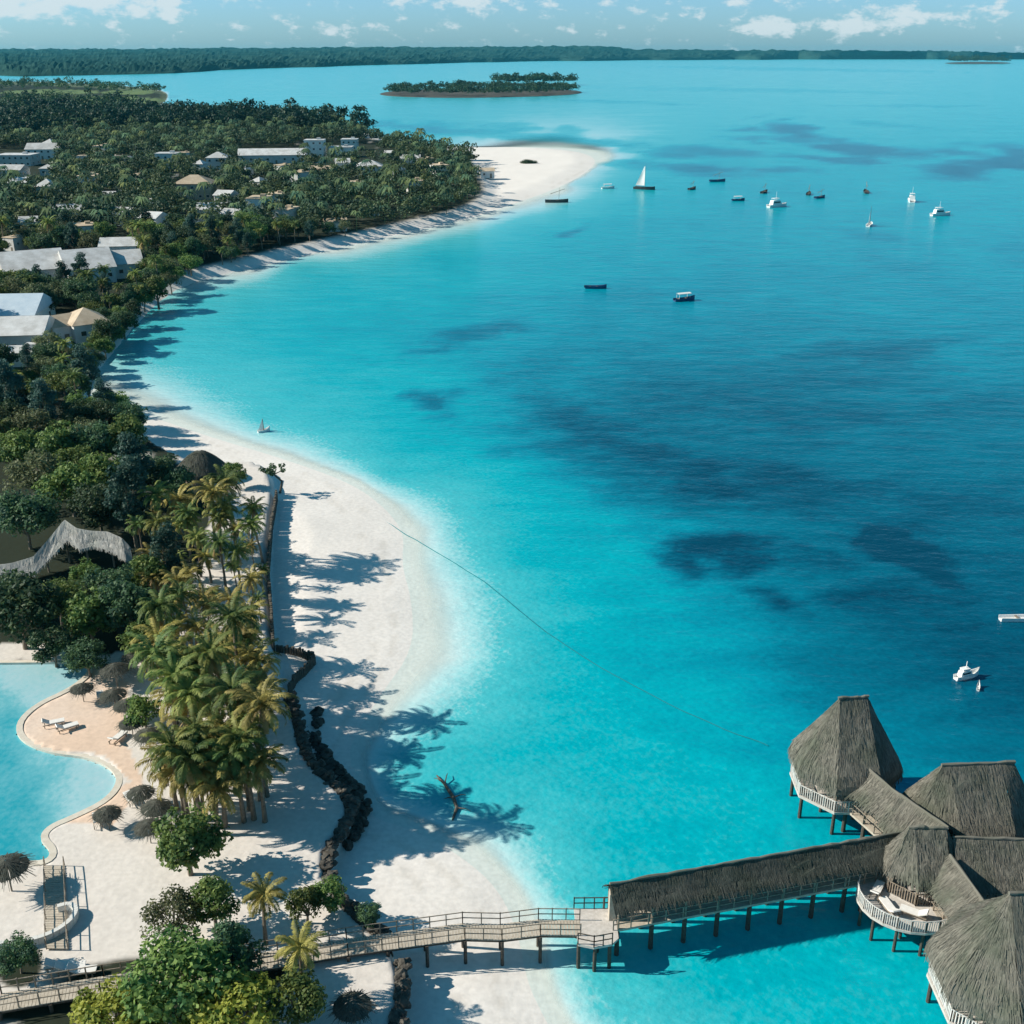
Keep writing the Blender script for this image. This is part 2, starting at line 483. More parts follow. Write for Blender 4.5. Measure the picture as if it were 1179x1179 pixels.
# ---------------------------------------------------------------- terrain: seabed, beach and resort terrace in one sheet
LAND_Z = 2.2
SHORE = wpoly([(740,1700),(705,1330),(665,1240),(630,1179),(606,1130),(598,1080),(575,1024),(530,985),(475,955),(422,940),(412,902),(400,868),
 (412,842),(438,800),(476,748),(474,690),(462,650),(466,615),(444,585),(404,556),(322,527),(264,510),(208,492),(160,474),(136,462),(100,456),(92,440),
 (108,416),(132,391),(155,362),(185,338),(220,322),(290,308),(380,287),(470,268),(555,248),(590,235),(640,218),(678,197),(688,184),(668,174),
 (600,169),(545,170),(500,168),(455,161),(425,154),(350,141),(250,138),(168,133),(186,120),(196,109),(180,102),(110,97),(60,95),(0,93),(-100,92),
 (-400,92),(-1500,96),(-3500,400),(-3500,1700)], 0.0)
TERR = wpoly([(440,1700),(440,1330),(448,1220),(458,1179),(466,1140),(464,1110),(455,1085),(432,1066),(408,1046),(386,1022),(378,1000),(380,974),(396,954),
 (408,930),(398,908),(370,886),(352,862),(346,832),(333,800),(326,770),(314,735),(312,700),(308,650),(312,600),(318,565),(312,535),(285,527),(230,530),(190,515),
 (160,492),(138,472),(95,456),(86,440),(112,414),(149,369),(180,340),(213,319),(290,300),(380,279),(470,259),(550,240),(575,224),(570,205),(545,185),
 (525,173),(480,165),(430,158),(300,140),(165,134),(184,119),(192,109),(178,104),(100,100),(0,96),(-400,95),(-1500,99),(-3400,420),(-3400,1700)], LAND_Z, 1)
POOL = wpoly([(-260,765),(0,764),(70,763),(98,764),(104,775),(80,794),(40,812),(18,834),(24,854),(60,868),(100,872),(128,884),(138,900),(122,922),(85,940),
 (56,952),(46,966),(60,980),(56,992),(30,994),(-40,1000),(-260,1020)], LAND_Z)

rows = np.concatenate([np.arange(88, 130, 1.3), np.arange(130, 320, 2.2), np.arange(320, 1200, 3.6), np.arange(1200, 1720, 16)])
cols = np.concatenate([np.arange(-900, -40, 22), np.arange(-40, 1220, 4.2), np.arange(1220, 2100, 40)])
PXg, PYg = np.meshgrid(cols, rows)
P = G(PXg, PYg, 0.0)
X, Y = P[..., 0], P[..., 1]
sdS = sdist(SHORE, X, Y)
sdT = sdist(TERR, X, Y)
beach = np.where(sdS > 0, np.minimum(.085 * sdS, 1.0), np.maximum(.07 * sdS, -4.0))
beach += (fbm(X, Y, 9, 3) - .5) * .22 * sstep(.5, 4, np.abs(sdS))
far = sstep(190, 330, np.hypot(X, Y))
terr_s = sstep(0.0, .7, sdT) * (1 - far) + sstep(0, 7, sdT) * far
Z = beach * (1 - terr_s) + (LAND_Z + (fbm(X, Y, 14, 5) - .5) * .35) * terr_s
sdP = sdist(POOL, X, Y)
Z = np.where(sdP > -.1, 0.4, Z)
P[..., 2] = Z
qx, qy = PX(X, Y, Z)
# real surface colours: sand, paving, garden soil, lawn
sand = np.array([.78, .735, .685]); wet = np.array([.74, .71, .67]); pave = np.array([.62, .57, .52]); tan = np.array([.70, .50, .365])
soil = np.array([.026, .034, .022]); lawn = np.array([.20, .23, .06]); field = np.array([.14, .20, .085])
n1 = fbm(X, Y, 6, 8); n2 = fbm(X, Y, 30, 9)
C = np.broadcast_to(sand, X.shape + (3,)).copy()
def mixc(C, col, w):
    return C * (1 - w[..., None]) + col * w[..., None]
C = mixc(C, wet, sstep(4, 0, sdS) * .8)
C = C * (1 + (n1[..., None] - .5) * .14)
tide = np.exp(-((sdS - 2.6 - (n2 - .5) * 3.5) / .45) ** 2) * (fbm(X, Y, 2.2, 71) > .5) + np.exp(-((sdS - 5.5 - (n2 - .5) * 6) / .6) ** 2) * (fbm(X, Y, 1.8, 73) > .56)
C = mixc(C, np.array([.42, .37, .30]), np.clip(tide, 0, 1) * .22)
resort = inside([(-900, 742), (60, 742), (120, 755), (165, 742), (190, 700), (235, 640), (245, 560), (200, 528), (320, 520), (480, 900), (480, 1700), (-900, 1700)], qx, qy)
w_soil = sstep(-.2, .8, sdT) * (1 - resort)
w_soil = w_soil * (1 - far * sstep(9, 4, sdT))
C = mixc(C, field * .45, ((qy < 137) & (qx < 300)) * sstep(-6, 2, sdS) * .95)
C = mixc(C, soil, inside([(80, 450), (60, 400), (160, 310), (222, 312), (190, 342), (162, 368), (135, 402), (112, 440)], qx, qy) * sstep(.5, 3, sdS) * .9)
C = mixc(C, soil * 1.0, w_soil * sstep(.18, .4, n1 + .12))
w_pv = sstep(.2, .8, sdT) * resort
C = mixc(C, pave * (1 + (n2[..., None] - .5) * .12), w_pv * .65)
w_tan = inside([(18, 800), (110, 760), (150, 790), (140, 840), (165, 900), (130, 950), (60, 945), (150, 900), (120, 868), (60, 866), (22, 850)], qx, qy) * sstep(.25, .6, n2 + .1)
C = mixc(C, tan, w_tan * w_pv * .85)
for ex, ey, rx, ry in ((190, 1140, 130, 40), (60, 1170, 60, 22), (250, 1120, 90, 28), (20, 1110, 26, 26)):       # planted beds
    d = ((qx - ex) / rx) ** 2 + ((qy - ey) / ry) ** 2 + (n1 - .5) * .9
    C = mixc(C, soil, sstep(1.15, .8, d))
C = np.where(C > 0, C, 0)
for ex, ey, rx, ry, c in ((8, 436, 24, 12, lawn * 1.3), (52, 456, 16, 10, lawn), (120, 116, 70, 5, field), (60, 106, 60, 3, field), (40, 118, 40, 3, field * 1.5),
                          (30, 500, 22, 6, lawn * .7), (150, 106, 30, 3, field)):
    d = ((qx - ex) / rx) ** 2 + ((qy - ey) / ry) ** 2 + (n1 - .5) * .9
    C = mixc(C, c, sstep(1.1, .8, d))
m_t, n, l, p = mat_base('sand_and_soil')
va = N(n, 'ShaderNodeVertexColor', layer_name='ground')
t = N(n, 'ShaderNodeTexCoord')
x = N(n, 'ShaderNodeTexNoise'); x.inputs['Scale'].default_value = 2.2; x.inputs['Detail'].default_value = 6
l.new(t.outputs['Object'], x.inputs['Vector'])
r = N(n, 'ShaderNodeMapRange'); r.inputs[1].default_value = .3; r.inputs[2].default_value = .7; r.inputs[3].default_value = .90; r.inputs[4].default_value = 1.06
l.new(x.outputs[0], r.inputs[0])
mu = N(n, 'ShaderNodeMix', data_type='RGBA', blend_type='MULTIPLY'); mu.inputs[0].default_value = 1
l.new(va.outputs[0], mu.inputs[6]); l.new(r.outputs[0], mu.inputs[7]); l.new(mu.outputs[2], p.inputs['Base Color'])
p.inputs['Roughness'].default_value = .95; p.inputs['Specular IOR Level'].default_value = .1
b = N(n, 'ShaderNodeBump'); b.inputs['Strength'].default_value = .35; b.inputs['Distance'].default_value = .12
y = N(n, 'ShaderNodeTexNoise'); y.inputs['Scale'].default_value = 1.1; y.inputs['Detail'].default_value = 5
l.new(t.outputs['Object'], y.inputs['Vector']); l.new(y.outputs[0], b.inputs['Height']); l.new(b.outputs[0], p.inputs['Normal'])
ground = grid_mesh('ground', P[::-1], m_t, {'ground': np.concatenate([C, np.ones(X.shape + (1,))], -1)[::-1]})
tag(ground, kind='structure')

# ---------------------------------------------------------------- the sea: depth and seagrass on a flat sheet, sky sheen painted into the far rows
DEPTH = [(560,960,.08),(600,960,.16),(620,1000,.16),(680,1060,.24),(700,1000,.33),(760,900,.37),(700,1120,.24),(690,1160,.19),(655,1130,.12),(640,1060,.12),(740,1150,.26),(830,1140,.35),(900,1140,.36),(1000,1120,.38),
 (640,870,.34),(560,860,.29),(500,900,.30),(450,905,.20),(540,920,.29),(530,830,.22),(480,840,.15),(440,870,.13),(480,930,.12),(560,760,.16),(525,760,.08),(595,740,.24),(650,760,.36),(560,670,.18),(515,680,.08),(530,690,.10),(490,610,.06),(530,610,.20),(600,640,.35),
 (450,545,.27),(400,525,.20),(330,505,.15),(300,480,.22),(250,470,.15),(225,475,.10),(285,500,.10),(480,500,.38),(300,440,.24),(240,450,.20),(190,460,.08),(180,430,.15),(220,400,.26),(300,380,.34),(400,400,.38),(250,340,.22),(160,400,.22),
 (350,310,.30),(500,290,.34),(600,260,.30),(650,240,.22),(620,240,.12),(700,200,.18),(700,250,.38),(640,320,.42),(500,350,.40),(600,400,.50),(560,440,.50),(700,380,.55),(700,480,.68),(600,480,.52),(660,500,.66),(500,440,.39),
 (650,545,.46),(560,520,.39),(700,600,.42),(740,640,.42),(700,680,.385),(800,560,.76),(760,540,.72),(830,480,.70),(780,730,.42),(850,800,.45),(900,930,.40),(860,900,.39),(880,700,.58),(950,770,.70),(900,640,.68),(1000,700,.80),(1100,740,.90),
 (1170,800,.93),(1060,790,.82),(1060,830,.70),(1170,640,.80),(1000,560,.75),(1150,520,.74),(1000,480,.70),(900,420,.64),(1000,400,.62),(1150,420,.58),(850,340,.53),(1000,300,.48),(1150,300,.47),
 (800,270,.44),(950,240,.42),(1150,240,.42),(740,210,.33),(800,180,.36),(900,190,.37),(1100,190,.38),(700,120,.21),(1000,120,.21),(400,120,.21),(250,120,.21),(600,90,.19),(1100,80,.19),(300,95,.20),  # farthest rows set shallow so the water colour imitates pale reflected sky
 (1500,700,.9),(1500,300,.6),(1500,1000,.7),(1300,1150,.42),(1179,1050,.45),(900,1400,.36),(1300,1500,.4),(100,445,0),(130,395,.20),(165,355,.20),(210,326,.06),(2000,600,.8),(2000,120,.4),(-300,80,.36),(480,150,.32)]
for q in ((606,1130),(598,1078),(575,1024),(530,985),(475,955),(418,925),(402,868),(414,842),(440,800),(478,748),(474,690),(462,650),(444,585),(404,556),(322,527),(264,510),(208,492),(160,474),
          (290,308),(380,287),(470,268),(555,248),(640,218),(688,184),(600,169),(630,1180),(665,1240)):
    DEPTH.append((*q, 0.0))
D = np.array(DEPTH, float)
def wk(px, py):          # work in a plane where far rows are stretched a little
    return px / 100., py / 70. + 2.2 * np.log(np.maximum(py, 62) - 55)
ax_, ay_ = wk(D[:, 0], D[:, 1])
K = np.hypot(ax_[:, None] - ax_[None], ay_[:, None] - ay_[None])
coef = np.linalg.solve(K + np.eye(len(D)) * .02, D[:, 2])
def depth_at(px, py):
    wx, wy = wk(px, py)
    out = np.zeros(px.shape)
    for k in range(len(D)):
        out += coef[k] * np.hypot(wx - ax_[k], wy - ay_[k])
    return out
rows = np.concatenate([[66.3, 67, 68, 69, 70.5, 72], np.arange(74, 130, 1.6), np.arange(130, 300, 2.5), np.arange(300, 1200, 5), np.arange(1200, 1720, 30)])
cols = np.concatenate([np.arange(-700, -20, 40), np.arange(-20, 1200, 6), np.arange(1200, 2000, 40)])
PXg, PYg = np.meshgrid(cols, rows)
W = G(PXg, PYg, 0.0)
X, Y = W[..., 0], W[..., 1]
dist = np.hypot(X, Y)
wob = 26 * sstep(900, 120, PYg) + 8
wx_ = PXg + (fbm(X, Y, 26, 21) - .5) * wob * 1.6
wy_ = PYg + (fbm(X, Y, 20, 27) - .5) * wob * .7 * sstep(90, 500, PYg)
T = depth_at(PXg + (fbm(X, Y, 40, 31) - .5) * 40 * sstep(60, 300, np.abs(PXg - 430)), PYg)
GR = [(815,628,48,20,2,.95),(860,640,42,20,10,.75),(790,645,25,16,0,.9),(1050,640,55,16,22,.9),(1090,668,28,12,15,.7),(1010,628,28,10,5,.6),(900,690,30,12,20,.5),(970,685,35,10,0,.35),
 (500,465,26,12,15,.6),(515,455,14,8,0,.3),(500,400,40,5,-15,.42),(545,385,45,8,-12,.42),(590,376,22,7,0,.35),(700,500,90,26,24,.42),(800,545,80,22,14,.5),(640,480,60,16,24,.34),(760,520,60,18,10,.3),
 (930,560,90,22,8,.34),(900,545,60,14,4,.3),(590,440,55,14,0,.2),(1010,408,90,12,-2,.34),(980,430,110,14,0,.2),(780,440,60,9,-6,.22),(870,480,80,12,5,.22),(1120,470,90,16,0,.22),
 (1100,580,90,16,0,.2),(720,535,120,40,24,.32),(880,560,130,35,8,.32),(850,470,150,35,4,.26),(1000,600,120,40,5,.24),(935,640,60,22,5,.4),(1060,690,90,25,8,.22),(640,420,70,8,-3,.16),(660,266,14,4,-18,.45),(1020,300,40,8,8,.2),(760,340,60,5,0,.1),
 (560,152,120,6,3,.36),(680,162,90,5,6,.5),(610,148,60,4,4,.3),(780,172,80,5,4,.36),(860,148,22,3,4,.45),(915,150,40,6,12,.6),(985,172,90,5,6,.55),(930,163,50,3,3,.4),(960,184,50,3,5,.45),(1080,176,60,3,3,.4),
 (1130,192,60,9,-6,.62),(1165,180,40,9,-12,.55),(800,192,60,5,5,.45),(755,178,50,4,5,.4),(830,202,50,4,0,.25),(720,190,40,4,4,.3),(1100,205,50,4,0,.3),(900,196,40,3,0,.3),(1150,168,50,4,0,.3),
 (1010,272,30,5,4,.22),(1170,285,30,5,0,.2),(880,104,120,1.6,1,.12),(700,117,70,1.5,2,.2),(1050,122,60,1.5,0,.15),(1000,142,50,2,4,.2),(930,80,120,1.2,1,.12)]
S = np.zeros(X.shape)
for cx, cy, rx, ry, a, s in GR:
    a = math.radians(a); dx, dy = wx_ - cx, wy_ - cy
    u = (dx * math.cos(a) + dy * math.sin(a)) / rx; v = (-dx * math.sin(a) + dy * math.cos(a)) / ry
    nz = fbm(X, Y * 1.9, 9 if cy > 300 else 34, 41, 5) if cy > 240 else fbm(X, Y * .5, 24, 43, 5)
    d = np.sqrt(u * u + v * v) * .85 + (nz - .5) * 2.0 + (fbm(X, Y * 2.2, 2.6, 61, 3) - .5) * .9 * (cy > 300)
    S = np.maximum(S, min(1, s * (1.0 if cy > 240 else 1.35)) * sstep(1.45, .1, d))
S = np.clip(S, 0, 1)
sdW = sdist(SHORE, X, Y)
T = np.clip(T, 0, 1.05)
T = np.where(sdW > 0, 0, T) * sstep(0, 2.5, -sdW) + 0.0
m_w, n, l, p = mat_base('sea_water')
def A(nm):
    a = N(n, 'ShaderNodeAttribute'); a.attribute_name = nm; return a.outputs['Fac']
def mth(op, a, b=None):
    q = N(n, 'ShaderNodeMath', operation=op)
    for i, v in enumerate((a, b)):
        if v is None: continue
        if isinstance(v, (int, float)): q.inputs[i].default_value = v
        else: l.new(v, q.inputs[i])
    return q.outputs[0]
def noise(scale, stretch, detail=4, rough=.6, rot=0):
    mp = N(n, 'ShaderNodeMapping'); mp.inputs['Scale'].default_value = stretch; mp.inputs['Rotation'].default_value = (0, 0, rot)
    l.new(tcw.outputs['Object'], mp.inputs[0])
    q = N(n, 'ShaderNodeTexNoise'); q.inputs['Scale'].default_value = scale; q.inputs['Detail'].default_value = detail; q.inputs['Roughness'].default_value = rough
    l.new(mp.outputs[0], q.inputs['Vector']); return q.outputs[0]
tcw = N(n, 'ShaderNodeTexCoord')
depth, grass = A('depth'), A('seagrass')
streak = noise(.07, (1, 2.6, 1), 6, .65, .12)
fine = noise(.55, (1, 1.7, 1), 5, .65, -.3)
big = noise(.018, (1, 1.5, 1), 4, .6)
dn = mth('ADD', mth('MULTIPLY', mth('SUBTRACT', streak, .5), .48), mth('ADD', mth('MULTIPLY', mth('SUBTRACT', fine, .5), .22), mth('MULTIPLY', mth('SUBTRACT', big, .5), .30)))
dd = mth('ADD', depth, mth('MULTIPLY', dn, mth('MINIMUM', mth('MULTIPLY', depth, 1.3), .8)))
gs = mth('MULTIPLY', grass, mth('ADD', .2, mth('MULTIPLY', mth('ADD', streak, fine), .8)))
dd = mth('ADD', dd, mth('MULTIPLY', gs, .5))
rl = N(n, 'ShaderNodeMapRange'); l.new(depth, rl.inputs[0]); rl.inputs[1].default_value = .06; rl.inputs[2].default_value = .2; rl.inputs[4].default_value = .2
dd = mth('ADD', dd, mth('MULTIPLY', mth('SUBTRACT', noise(1.5, (1.3, 1, 1), 3, .6, .7), .5), rl.outputs[0]))  # caustic sparkle of the shallows, painted into the water colour
ramp = N(n, 'ShaderNodeValToRGB'); l.new(dd, ramp.inputs[0])
els = ramp.color_ramp.elements
stops = [(0, (.70, .75, .73)), (.05, (.60, .74, .735)), (.12, (.33, .645, .67)), (.20, (.07, .48, .53)), (.36, (.0, .375, .445)), (.50, (.0, .26, .355)), (.65, (.0, .165, .25)), (.85, (.0, .09, .155)), (1, (.0, .05, .095))]
els[0].position = 0; els[0].color = (*stops[0][1], 1); els[1].position = 1; els[1].color = (*stops[-1][1], 1)
for pos, c in stops[1:-1]:
    e = els.new(pos); e.color = (*c, 1)
l.new(ramp.outputs[0], p.inputs['Base Color'])
p.inputs['Roughness'].default_value = .2; p.inputs['IOR'].default_value = 1.33; p.inputs['Specular IOR Level'].default_value = .36
bp = N(n, 'ShaderNodeBump'); bp.inputs['Strength'].default_value = .75; bp.inputs['Distance'].default_value = .22
rip = noise(.9, (1, 1.5, 1), 4, .55, .5)
l.new(mth('ADD', mth('MULTIPLY', rip, .6), mth('MULTIPLY', noise(.16, (1, 2.2, 1), 3, .5, .15), 1.6)), bp.inputs['Height']); l.new(bp.outputs[0], p.inputs['Normal'])
al = N(n, 'ShaderNodeMapRange', interpolation_type='SMOOTHSTEP'); l.new(depth, al.inputs[0]); al.inputs[1].default_value = .0; al.inputs[2].default_value = .09
tr = N(n, 'ShaderNodeBsdfTransparent'); ms = N(n, 'ShaderNodeMixShader')
tr.inputs[0].default_value = (.92, .98, .98, 1)
l.new(al.outputs[0], ms.inputs[0]); l.new(tr.outputs[0], ms.inputs[1]); l.new(p.outputs[0], ms.inputs[2]); l.new(ms.outputs[0], n['Material Output'].inputs[0])
sea = grid_mesh('sea_water', W[::-1], m_w, {'depth': T[::-1], 'seagrass': S[::-1]})
tag(sea, kind='structure')

# ---------------------------------------------------------------- far shore across the bay, and haze
m_far = noisy('far_wooded_land', (.006, .028, .028), (.04, .085, .07), .006, .95, detail=8, stretch=(1, .35, 1), spec=0)
cx_ = np.array([-1500, -300, 0, 60, 200, 250, 400, 560, 720, 900, 1179, 2700], float)
cy_ = np.array([90, 89, 87.5, 88, 85, 81, 76, 71.5, 69.5, 68.5, 68, 68])
tx_ = np.array([-1500, -300, 0, 200, 400, 640, 690, 735, 900, 1179, 2700], float)
ty_ = np.array([57, 57, 57.5, 56.5, 56, 54.8, 55, 58.3, 58.2, 60, 60.5])
cols = np.arange(-900, 2100, 3.0)
coast = G(cols, np.interp(cols, cx_, cy_) + (vnoise(cols, cols * 0, 34, 4) - .5) * 1.4, 0)
RD = 10800.0
rows_ = []
for s in (0, .003, .008, .015, .025, .04, .06, .08, .1, .13, .16, .2, .3, .4, .5, .6, .7, .8, .9, 1.0):
    y_ = coast[:, 1] * (1 - s) + RD * s
    x_ = coast[:, 0] * y_ / coast[:, 1]
    top = CAM_H + (HORIZON - np.interp(cols, tx_, ty_)) / FPX * RD / CP ** 2
    land = 16 + 0 * cols
    rise = np.minimum(1, s / .015)
    h = rise * (land * (.5 + vnoise(x_, y_, 60, 3) * rng.uniform(.6, 1.4, len(cols)))) + (top - 16) * s ** 1.1 * (.92 + .16 * vnoise(x_, y_, 700, 6))
    rows_.append(np.stack([x_, y_, h - .5 * (s == 0)], -1))
mainland = grid_mesh('far_shore', np.array(rows_), m_far, {}, smooth=False)
tag(mainland, kind='structure')

hz = MB().box((0, 6100, 52), (30000, 13600, 118)).build('haze', bpy.data.materials.new('haze_air'))
hm = hz.data.materials[0]; hm.use_nodes = True
hn, hl = hm.node_tree.nodes, hm.node_tree.links
hn.remove(hn['Principled BSDF'])
pv = N(hn, 'ShaderNodeVolumePrincipled')
pv.inputs['Color'].default_value = (.10, .70, .95, 1)
pv.inputs['Density'].default_value = 2.6e-5
pv.inputs['Anisotropy'].default_value = 0.0
hl.new(pv.outputs[0], hn['Material Output'].inputs['Volume'])
tag(hz, kind='stuff')
# ---------------------------------------------------------------- thatch surfaces
def z_at(py, y):
    k = (IMG / 2 - py) / FPX
    return CAM_H + y * (k * CP - SP) / (CP + k * SP)
def thatch(mb, fn, nu, ns, Lu, Ls, tufts, fringe=1.0, lift=.07):
    """fn(u, s) -> point; u along the eave 0..1, s eave 0 -> ridge 1"""
    vs, fs, uv = [], [], []
    for j in range(ns + 1):
        for i in range(nu + 1):
            p = Vector(fn(i / nu, j / ns))
            if 0 < j < ns:
                p += Vector((random.uniform(-.04, .04), random.uniform(-.04, .04), random.uniform(-.05, .05)))
            vs.append(p)
    def I(i, j): return j * (nu + 1) + i
    for j in range(ns):
        for i in range(nu):
            fs.append((I(i, j), I(i + 1, j), I(i + 1, j + 1), I(i, j + 1)))
            uv.append([(a / nu * Lu, b / ns * Ls) for a, b in ((i, j), (i + 1, j), (i + 1, j + 1), (i, j + 1))])
    mb.add(vs, fs, uv)
    V2, F2, U2 = [], [], []
    def strip(u, s, l, w, up, hang=False):
        p = Vector(fn(u, s)); q = Vector(fn(u, max(0, s - .03))) if not hang else p - (Vector(fn(u, .04)) - p)
        d = (q - p)
        if d.length < 1e-5: return
        d.normalize()
        e = Vector(fn(min(1, u + .004), s)) - Vector(fn(max(0, u - .004), s))
        if e.length < 1e-6: return
        e.normalize()
        nrm = d.cross(e)
        if nrm.z < 0: nrm = -nrm
        a = p + nrm * .02; b = p + d * l + nrm * up * (0 if hang else 1) + e * random.uniform(-.08, .08)
        if hang: b = p + d * l * .7 + Vector((0, 0, -l * .6)) + e * random.uniform(-.06, .06)
        k = len(V2)
        V2.extend([a - e * w, a + e * w, b + e * w * .6, b - e * w * .6])
        F2.append((k, k + 1, k + 2, k + 3))
        uu = random.random() * Lu; v0 = random.random() * Ls
        U2.append([(uu, v0), (uu + .05, v0), (uu + .05, v0 + .2), (uu, v0 + .2)])
    K_ = max(3, round(Ls / .75))
    for _ in range(int(tufts * 2.2)):
        s_ = random.uniform(.03, .99)
        if random.random() < .6: s_ = min(.99, max(.03, (math.floor(s_ * K_) + .9 + random.gauss(0, .10)) / K_))
        strip(random.random(), s_, random.uniform(.35, .95), random.uniform(.012, .038), random.uniform(.02, lift))
    if fringe:
        for _ in range(int(Lu * 13)):
            strip(random.random(), 0.0, fringe * random.uniform(.12, .4), random.uniform(.02, .06), 0, True)
    mb.add(V2, F2, U2)
def hip_roof(root, c, ring, ridge, ze, zt, mat, prof=None, tufts=900, name='roof'):
    prof = prof or [(0, 1.0), (.07, .975), (.2, .87), (.45, .60), (.75, .25), (1, 0)]
    n = len(ring)
    rx, ry = ridge; rl = math.hypot(rx, ry) or 1e-6
    def rproj(q):
        t = max(-1, min(1, (q[0] * rx + q[1] * ry) / (rl * rl))) if rl > 1e-5 else 0
        return (rx * t, ry * t)
    per = [math.dist(ring[i], ring[(i + 1) % n]) for i in range(n)]
    mb = MB(); H = zt - ze
    for i in range(n):
        a, b = ring[i], ring[(i + 1) % n]; A_, B_ = rproj(a), rproj(b)
        def fn(u, s, a=a, b=b, A_=A_, B_=B_):
            f = np.interp(s, [q[0] for q in prof], [q[1] for q in prof])
            bx, by = a[0] + (b[0] - a[0]) * u, a[1] + (b[1] - a[1]) * u
            tx, ty = A_[0] + (B_[0] - A_[0]) * u, A_[1] + (B_[1] - A_[1]) * u
            return (c[0] + tx + (bx - tx) * f, c[1] + ty + (by - ty) * f, ze + H * s)
        thatch(mb, fn, 5, 9, per[i], math.hypot(H, 4), int(tufts * per[i] / sum(per)))
    r = mb.build(name, mat, root)
    cap = MB()
    cap.tube([(c[0] + (rx + .12) * k, c[1] + ry * k, zt + random.uniform(-.05, .08)) for k in np.linspace(-1, 1, 9)], [random.uniform(.09, .17) for _ in range(9)], 7)
    cap.build('ridge_cap', M['thatch'], r)
    und = MB()
    und.add([(c[0] + q[0] * .96, c[1] + q[1] * .96, ze - .12) for q in ring], [tuple(range(n))[::-1]])
    und.build('ceiling', M['wood'], root)
    return r
def gable_roof(root, p, q, w, h, mat, tufts=500, ends=True, name='roof'):
    """p, q ridge ends; w half width; h drop to the eaves"""
    p, q = Vector(p), Vector(q)
    d = (q - p); L = d.length; s_ = Vector((-d.y, d.x, 0)).normalized()
    mb = MB(); sl = math.hypot(w, h)
    for sg in (-1, 1):
        def fn(u, s, sg=sg):
            o = (1 - s); sag = .10 * math.sin(math.pi * s)
            r = p + d * u + s_ * sg * w * o - Vector((0, 0, h * o + sag))
            return (r.x, r.y, r.z)
        thatch(mb, fn, max(4, int(L / 1.2)), 5, L, sl, tufts // 2)
        def fn2(u, s, sg=sg):
            r = p + d * u + s_ * sg * w * (1 - s) * .95 - Vector((0, 0, h * (1 - s) + .22))
            return r
        mb.add([fn2(0, 0), fn2(1, 0), fn2(1, 1), fn2(0, 1)], [(0, 1, 2, 3)], [[(0, 0), (1, 0), (1, 1), (0, 1)]])
    r = mb.build(name, mat, root)
    cap = MB(); m_ = (p + q) / 2
    nk = max(5, int(L / .7)); cap.tube([p.lerp(q, k / nk) + Vector((0, 0, random.uniform(-.04, .07))) for k in range(nk + 1)], [random.uniform(.07, .15) for _ in range(nk + 1)], 7)
    cap.build('ridge_cap', M['thatch'], r)
    return r
def octagon(hx, hy, rot=math.pi / 8, n=8):
    return [(hx * math.cos(rot + 2 * math.pi * k / n) / math.cos(math.pi / n), hy * math.sin(rot + 2 * math.pi * k / n) / math.cos(math.pi / n)) for k in range(n)]
def piles(root, pts, z1, r=.16, z0=-2.6):
    for x, y in pts:
        MB().tube([(x, y, z0), (x + random.uniform(-.05, .05), y, z1)], [r, r * .9], 8).build('pile', M['pile'], root)
def railing(root, pts, z, mat, h=1.0, step=1.2, pr=.05, slats=0, closed=False, name='railing'):
    mb = MB(); pts = [Vector((p[0], p[1], z if len(p) < 3 else p[2])) for p in pts]
    if closed: pts.append(pts[0].copy())
    for a, b in zip(pts[:-1], pts[1:]):
        L = (b - a).length; k = max(1, round(L / step))
        for i in range(k + 1):
            p = a.lerp(b, i / k)
            mb.beam(p, p + Vector((0.001, 0, h * random.uniform(.97, 1.08))), pr * 1.6, pr * 1.6)
        for hh in ((h, h * .52) if not slats else (h,)):
            mb.beam(a + Vector((0, 0, hh)), b + Vector((0, 0, hh)), pr, pr * 1.3)
        if slats:
            m = max(1, round(L / slats))
            for i in range(m):
                p = a.lerp(b, (i + .5) / m)
                mb.beam(p + Vector((0, 0, .06)), p + Vector((0.001, 0, h * .95)), slats * .62, .03)
    return mb.build(name, mat, root)
def planked(root, poly, z, mat, th=.16, name='deck'):
    return MB().slab(poly, z - th, z).build(name, mat, root)

DECK = 2.4
EAVE = 4.35
# ---- steep roofed pavilions over the water
def pavilion(px, py, hx, hy, ridge, apex_py, label, rail_mat, mat='thatch', tufts=1400, rot=math.pi / 8, pr=None):
    c = GV(px, py, EAVE)
    zt = z_at(apex_py, c.y)
    t = thing('thatched_pavilion', label, 'pavilion', (c.x, c.y, 0))
    ring = octagon(hx, hy, rot)
    hip_roof(t, (0, 0), ring, ridge, EAVE, zt, M[mat], tufts=tufts, prof=pr)
    k = .93
    planked(t, [(q[0] * k, q[1] * k) for q in ring], DECK, M['white_deck'], .22)
    piles(t, [(q[0] * .86, q[1] * .86) for q in ring] + [(q[0] * .4, q[1] * .4) for q in ring[::2]], DECK - .22)
    for q in ring:
        MB().tube([(q[0] * .84, q[1] * .84, DECK), (q[0] * .84, q[1] * .84, EAVE + .3)], .11, 7).build('post', M['wood'], t)
    railing(t, [(q[0] * .91, q[1] * .91) for q in ring], DECK, rail_mat, 1.0, 1.1, slats=.2, closed=True)
    return t, c, ring
bell = [(0, 1.0), (.10, .985), (.22, .90), (.45, .63), (.75, .27), (1, 0)]
pavA, cA, _ = pavilion(972, 880, 4.35, 4.2, (1.15, .1), 803, 'tall thatched pavilion standing farthest out over dark blue water, white railing round its foot', M['rail_white'], pr=bell)
pavB, cB, _ = pavilion(1116, 932, 5.0, 4.1, (2.8, 0.15), 879, 'broad thatched pavilion with a long flat ridge, behind the hub of gabled roofs', M['wood'], 'thatch', 1500, pr=[(0, 1), (.2, .83), (.5, .52), (1, 0)])
